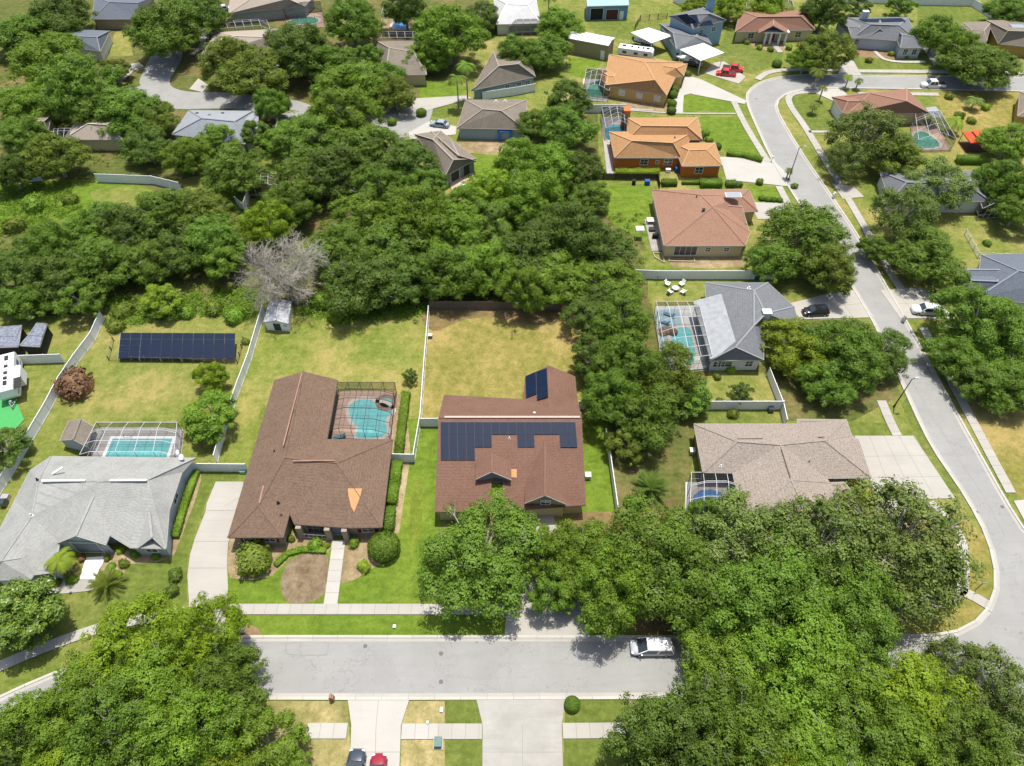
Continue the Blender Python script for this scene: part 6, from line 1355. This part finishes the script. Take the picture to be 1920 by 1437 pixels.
# street lamps and poles
def lamp(label, px, py, h, arm, mat=DARKM, name='street_lamp'):
    c = G(px, py); r_ = thing(name, label, 'street lamp', (c.x, c.y)); b = MB(); b.cone((c.x, c.y, 0), (c.x, c.y, h), .11, .06, 10); b.cone((c.x, c.y, 0), (c.x, c.y, .4), .17, .15, 10); b.build('pole', mat, r_)
    b = MB(); b.bar((c.x, c.y, h-.05), (c.x+arm[0], c.y+arm[1], h+.25), .07); b.build('arm', mat, r_); b = MB(); x, y = c.x+arm[0]*1.15, c.y+arm[1]*1.15; b.box((x, y, h+.26), (.65 if abs(arm[0]) > .3 else .3, .3, .14)); hd = b.build('lamp_head', STEEL, r_); b = MB(); b.box((x, y, h+.18), (.35, .2, .05)); b.build('lens', HL, hd)
lamp('tall dark street lamp beside the road right of the orange house driveway', 1478, 338, 7.5, (.9, 0)); lamp('dark street lamp at the road edge above the tan shingle house', 1676, 763, 6.5, (.5, 0)); lamp('white street lamp over the cul-de-sac among trees', 528, 185, 7.5, (.8, .3), WHITE)
def pole(name, label, cat, px, py, h, mat, top=None, tm=None):
    c = G(px, py); r_ = thing(name, label, cat, (c.x, c.y)); b = MB(); b.box((c.x, c.y, h/2), (.07, .07, h)); b.build('post', mat, r_)
    if top: b = MB(); b.box((c.x, c.y-.05, h-top[1]/2), (top[0], .03, top[1])); b.build('sign_face', tm, r_)
pole('sign_post', 'thin dark sign post on the rounded street corner', 'sign post', 1828, 1107, 2.4, DARKM, (.6, .25), STEEL)
def mailbox(label, px, py, mat, stone=False):
    c = G(px, py); r_ = thing('mailbox', label, 'mailbox', (c.x, c.y)); b = MB()
    b.box((c.x, c.y, .55), (.5, .45, 1.1) if stone else (.1, .1, 1.1)); b.build('post', mat if stone else WHITE, r_); b = MB(); b.box((c.x, c.y, 1.18), (.26, .5, .2)); b.cone((c.x, c.y-.25, 1.28), (c.x, c.y+.25, 1.28), .13, .13, 10); b.build('box', mat, r_)
    b = MB(); b.box((c.x+.15, c.y, 1.35), (.02, .06, .2)); b.build('flag', REDP, r_)
mailbox('white mailbox in a ring of reddish mulch on the front verge', 457, 1184, WHITE, True); mailbox('brick mailbox pillar at the lower kerb of the front street', 624, 1312, plain('pink_brick', (.35, .20, .14), .9, .3, 8), True); mailbox('white mailbox by the kerb of the worn concrete drive at the orange house', 1446, 304, WHITE); mailbox('grey mailbox at the kerb near the right driveway', 1692, 604, STEEL, True); mailbox('white mailbox at the kerb below the salmon house street tree', 1562, 372, WHITE, True)
def boxthing(name, label, cat, px, py, d, mat, lid=None, base=None, rz=0):
    c = G(px, py); r_ = thing(name, label, cat, (c.x, c.y)); b = MB(); x, y, z = d; k = .93
    b.hexa([(c.x+u*x/2, c.y+v*y/2, .02) for u, v in ((-1, -1), (1, -1), (1, 1), (-1, 1))], [(c.x+u*x/2*k, c.y+v*y/2*k, z) for u, v in ((-1, -1), (1, -1), (1, 1), (-1, 1))]); b.build('cabinet', mat, r_)
    b = MB(); b.box((c.x, c.y, z+.04), (x*1.02, y*1.02, .08)); b.build('lid', lid or mat, r_)
    if base: b = MB(); b.box((c.x, c.y, .05), (x*1.35, y*1.35, .1)); b.build('base', base, r_)
UG = plain('utility_green', (.12, .20, .17), .6); BLUEB = plain('bin_blue', (.02, .09, .35), .5); GRNB = plain('bin_green', (.02, .16, .06), .5)
boxthing('transformer_box', 'green utility transformer on a concrete pad at the lower verge', 'utility box', 822, 1394, (.8, 1.0, .7), UG, None, CONC); boxthing('utility_box', 'small pale green utility box beside the long white fence top', 'utility box', 807, 633, (.7, .6, .6), UG, plain('pale_lid', (.55, .60, .56), .6))
boxthing('utility_box', 'small white meter box on the green front verge', 'utility box', 740, 1176, (.35, .35, .25), WHITE); boxthing('utility_box', 'tiny grey valve box on the straw verge, upper', 'utility box', 828, 1332, (.3, .5, .2), STEEL); boxthing('utility_box', 'tiny white valve marker on the straw verge, lower', 'utility box', 802, 1356, (.25, .25, .3), WHITE)
boxthing('waste_bin', 'blue waste bin at the end of the long white fence', 'waste bin', 1437, 521, (.7, .8, 1.1), BLUEB); boxthing('waste_bin', 'green waste bin next to the blue one by the long white fence', 'waste bin', 1418, 522, (.9, .7, .7), GRNB); boxthing('waste_bin', 'blue tub on the lawn behind the dark wooden rail fence', 'tub', 1213, 346, (1.0, .9, .9), BLUEB)
boxthing('waste_bin', 'blue barrel against the orange wall', 'barrel', 1268, 323, (.7, .7, 1.0), BLUEB); boxthing('storage_chest', 'white storage chest among clutter by the orange wall', 'chest', 1252, 323, (1.0, .6, .7), WHITE); boxthing('waste_bin', 'black bin beside the dark wooden rail fence', 'bin', 1188, 346, (.7, .7, .9), BLACK)
boxthing('air_conditioner', 'air conditioner unit beside the east wall of the solar roofed house', 'air conditioner', 1102, 896, (.8, .8, .8), STEEL); boxthing('waste_bin', 'mint green bin at the end of the short fence by the brown house', 'bin', 457, 886, (.8, .6, .5), plain('mint_plastic', (.25, .55, .42), .5)); boxthing('waste_bin', 'teal blue box by the teal wall of the pyramid roofed house', 'box', 888, 256, (1.2, .8, .8), plain('teal_box', (.05, .2, .25), .5)); boxthing('storage_chest', 'blue storage box in the corner of the tan house fence', 'box', 1444, 772, (.8, .6, .8), DKB)
# white garden chairs round a fire pit
c0 = G(1266, 543)
def chair(dx, dy, rz, label):
    r_ = thing('garden_chair', label, 'chair', (c0.x+dx, c0.y+dy), rz, 'white chairs round the fire pit', world=False); b = MB(); b.hexa([(-.3, -.3, .36), (.3, -.3, .36), (.3, .3, .30), (-.3, .3, .30)], [(-.3, -.3, .41), (.3, -.3, .41), (.3, .3, .35), (-.3, .3, .35)]); b.build('seat', WHITE, r_, (0, 0, 0))
    b = MB(); b.hexa([(-.32, .26, .34), (.32, .26, .34), (.36, .62, 1.0), (-.36, .62, 1.0)], [(-.32, .31, .34), (.32, .31, .34), (.36, .67, 1.0), (-.36, .67, 1.0)]); b.build('backrest', WHITE, r_, (0, 0, 0))
    for s in (-1, 1): b = MB(); b.box((s*.38, 0, .56), (.13, .75, .04)); b.build('armrest', WHITE, r_, (0, 0, 0)); b = MB(); b.box((s*.36, -.3, .27), (.06, .09, .54)); b.build('leg', WHITE, r_, (0, 0, 0)); b = MB(); b.box((s*.36, .32, .27), (.06, .09, .54)); b.build('leg', WHITE, r_, (0, 0, 0))
for k, (dx, dy, wh) in enumerate(((-1.2, 1.0, 'far left'), (1.2, 1.0, 'far right'), (-1.1, -1.0, 'near left'), (1.1, -1.0, 'near right'))): chair(dx, dy, atan2(dy, dx)-pi/2, 'white slatted garden chair at the %s side of the fire pit' % wh)
r_ = thing('fire_pit', 'dark round fire pit between four white garden chairs', 'fire pit', (c0.x, c0.y)); b = MB(); b.cone((c0.x, c0.y, 0), (c0.x, c0.y, .4), .5, .6, 14); b.build('bowl', DARKM, r_); b = MB(); b.cone((c0.x, c0.y, .4), (c0.x, c0.y, .43), .66, .66, 14); b.build('rim', STEEL, r_)
# patio set at the salmon house
def table(label, px, py, w_, d_, mat, h=.75, name='table', cat='table'):
    c = G(px, py); r_ = thing(name, label, cat, (c.x, c.y)); b = MB(); b.box((c.x, c.y, h), (w_, d_, .08)); b.build('tabletop', mat, r_)
    for u in (-1, 1):
        for v in (-1, 1): b = MB(); b.box((c.x+u*w_*.42, c.y+v*d_*.42, h/2-.03), (.07, .07, h-.05)); b.build('leg', mat, r_)
table('white square patio table beside the salmon roofed house', 1219, 418, 1.4, 1.3, WHITE); table('dark low patio table below the white one', 1222, 433, 1.2, 1.0, DARKM, .5); table('white canopy top at the lawn edge left of the salmon house patio', 1197, 446, 1.5, 1.3, CANV, 2.2, 'shade_canopy', 'canopy')
table('round topped pale table on the peach coloured patio', 868, 352, 1.4, 1.0, WHITE)
# garden bed kerb frames, loungers in the cage
def frame(label, px, mat, name='garden_bed', cat='garden bed', w_=.15, h=.25):
    W = [G(x, y) for x, y in px]; r_ = thing(name, label, cat, (W[0].x, W[0].y)); b = MB()
    for i in range(len(W)): a, c = W[i], W[(i+1) % len(W)]; b.bar((a.x, a.y, h/2), (c.x, c.y, h/2), w_, h)
    b.build('edging', mat, r_)
frame('rectangular raised garden bed under the salmon house sliding door', [(1255, 479), (1300, 479), (1302, 492), (1254, 491)], plain('timber_edge', (.42, .36, .26), .9)); frame('narrow garden bed left of the larger raised one', [(1224, 475), (1240, 476), (1246, 494), (1228, 484)], MATS['timber_edge'])
def lounger(label, px, py, rz):
    c = G(px, py); r_ = thing('pool_lounger', label, 'lounger', (c.x, c.y), rz, world=False); t = plain('blue_cushion', (.08, .22, .30), .7); b = MB(); b.box((0, 0, .32), (1.3, .6, .08)); b.build('seat', t, r_, (0, 0, 0)); b = MB(); b.hexa([(.62, -.3, .28), (.68, -.3, .28), (.68, .3, .28), (.62, .3, .28)], [(1.15, -.3, .8), (1.22, -.3, .78), (1.22, .3, .78), (1.15, .3, .8)]); b.build('backrest', t, r_, (0, 0, 0))
    for x in (-.55, .55):
        for y in (-.26, .26): b = MB(); b.box((x, y, .14), (.05, .05, .28)); b.build('leg', DARKM, r_, (0, 0, 0))
lounger('blue cushioned lounger on the blue pool deck, upper', 1252, 592, -.5); lounger('blue cushioned lounger on the blue pool deck, lower', 1242, 606, -.5)
c = G(1250, 622); b = MB(); b.dome((c.x, c.y, 0), (1.5, 1.1, .8), 9, 4); b.dome((c.x+.9, c.y-.5, 0), (.9, .8, 1.2), 8, 4); b.dome((c.x-.8, c.y-.6, 0), (.8, .8, .6), 8, 4); tag(b.build('rock_feature', plain('brown_rock', (.24, .17, .12), .95, .4, 3), None, (c.x, c.y, 0)), 'brown rock waterfall at the end of the curved teal pool', 'rock feature')
# tarp roofs beside the pools, awning behind the clay roof
def awning(label, q, z, mat):
    P_ = [G(x, y, z) for x, y in q]; c = sum(P_, Vector())/4; r_ = thing('awning', label, 'awning', (c.x, c.y)); b = MB(); b.hexa([p-Vector((0, 0, .08)) for p in P_][::-1], P_[::-1]); b.build('roof_sheet', mat, r_)
    for p in P_: p = p.lerp(c, .06); b = MB(); b.box((p.x, p.y, z/2-.05), (.1, .1, z-.12)); b.build('post', WHITE, r_)
awning('pale metal awning on the right end of the clay roofed house', [(1735, 202), (1755, 200), (1768, 219), (1750, 222)], 2.7, LAN); awning('blue tent roof seen through leaves below the tan shingle house', [(1312, 950), (1345, 945), (1352, 975), (1318, 982)], 2.6, BLU)
lounger('dark folding lounger in the lower left corner of the bronze pool cage', 634, 822, .2)
boxthing('planter', 'round topped planter at the end of the brown house walk', 'planter', 651, 1004, (.5, .5, .5), plain('terracotta', (.35, .15, .08), .8)); boxthing('waste_bin', 'grey bin at the left edge patch beside the grey roofed house', 'bin', 10, 948, (.8, .8, 1.1), DKB); boxthing('storage_chest', 'pale crate at the left edge above the grey bin', 'crate', 14, 936, (.9, .7, .7), STEEL)
boxthing('grill', 'black grill on the salmon house patio', 'grill', 1228, 447, (1.1, .6, .9), BLACK); boxthing('air_conditioner', 'air conditioner unit by the long west wall of the tan shingle house', 'air conditioner', 1297, 850, (.8, .8, .8), STEEL)
# manhole covers and small road marks
for px, py, lab in ((685, 1212, 'round dark valve cover near the upper kerb of the front street'), (827, 1279, 'round valve cover near the lower kerb of the front street'), (1879, 951, 'dark round cover on the bright drive at the right edge'), (827, 1226, 'round valve cover in the upper lane of the front street'), (1418, 186, 'dark round cover on the road at the bend'), (1478, 152, 'dark round cover on the upper road behind the palms'), (1712, 770, 'dark round cover on the road beside the lower street lamp')):
    c = G(px, py); b = MB(); b.cone((c.x, c.y, .055), (c.x, c.y, .068), .26, .26, 16); b.cone((c.x, c.y, .068), (c.x, c.y, .074), .18, .18, 16); tag(b.build('manhole_cover', plain('iron_cover', (.13, .13, .125), .7), None, (c.x, c.y, 0)), lab, 'manhole cover')
# low wall of the left back yard pipe and posts
c = G(960, 636); b = MB(); b.cone((c.x, c.y, 0), (c.x, c.y, 1.1), .07, .06, 6); tag(b.build('garden_stake', DARKM, None, (c.x, c.y, 0)), 'thin dark stake standing in the dry yard', 'stake')
c = G(1231, 533); r_ = thing('bird_feeder', 'dark pole with cross arm on the lawn left of the white chairs', 'pole', (c.x, c.y)); b = MB(); b.box((c.x, c.y, .9), (.07, .07, 1.8)); b.build('post', DARKM, r_); b = MB(); b.box((c.x, c.y, 1.7), (1.0, .06, .06)); b.build('arm', DARKM, r_)
bpy.context.view_layer.update()
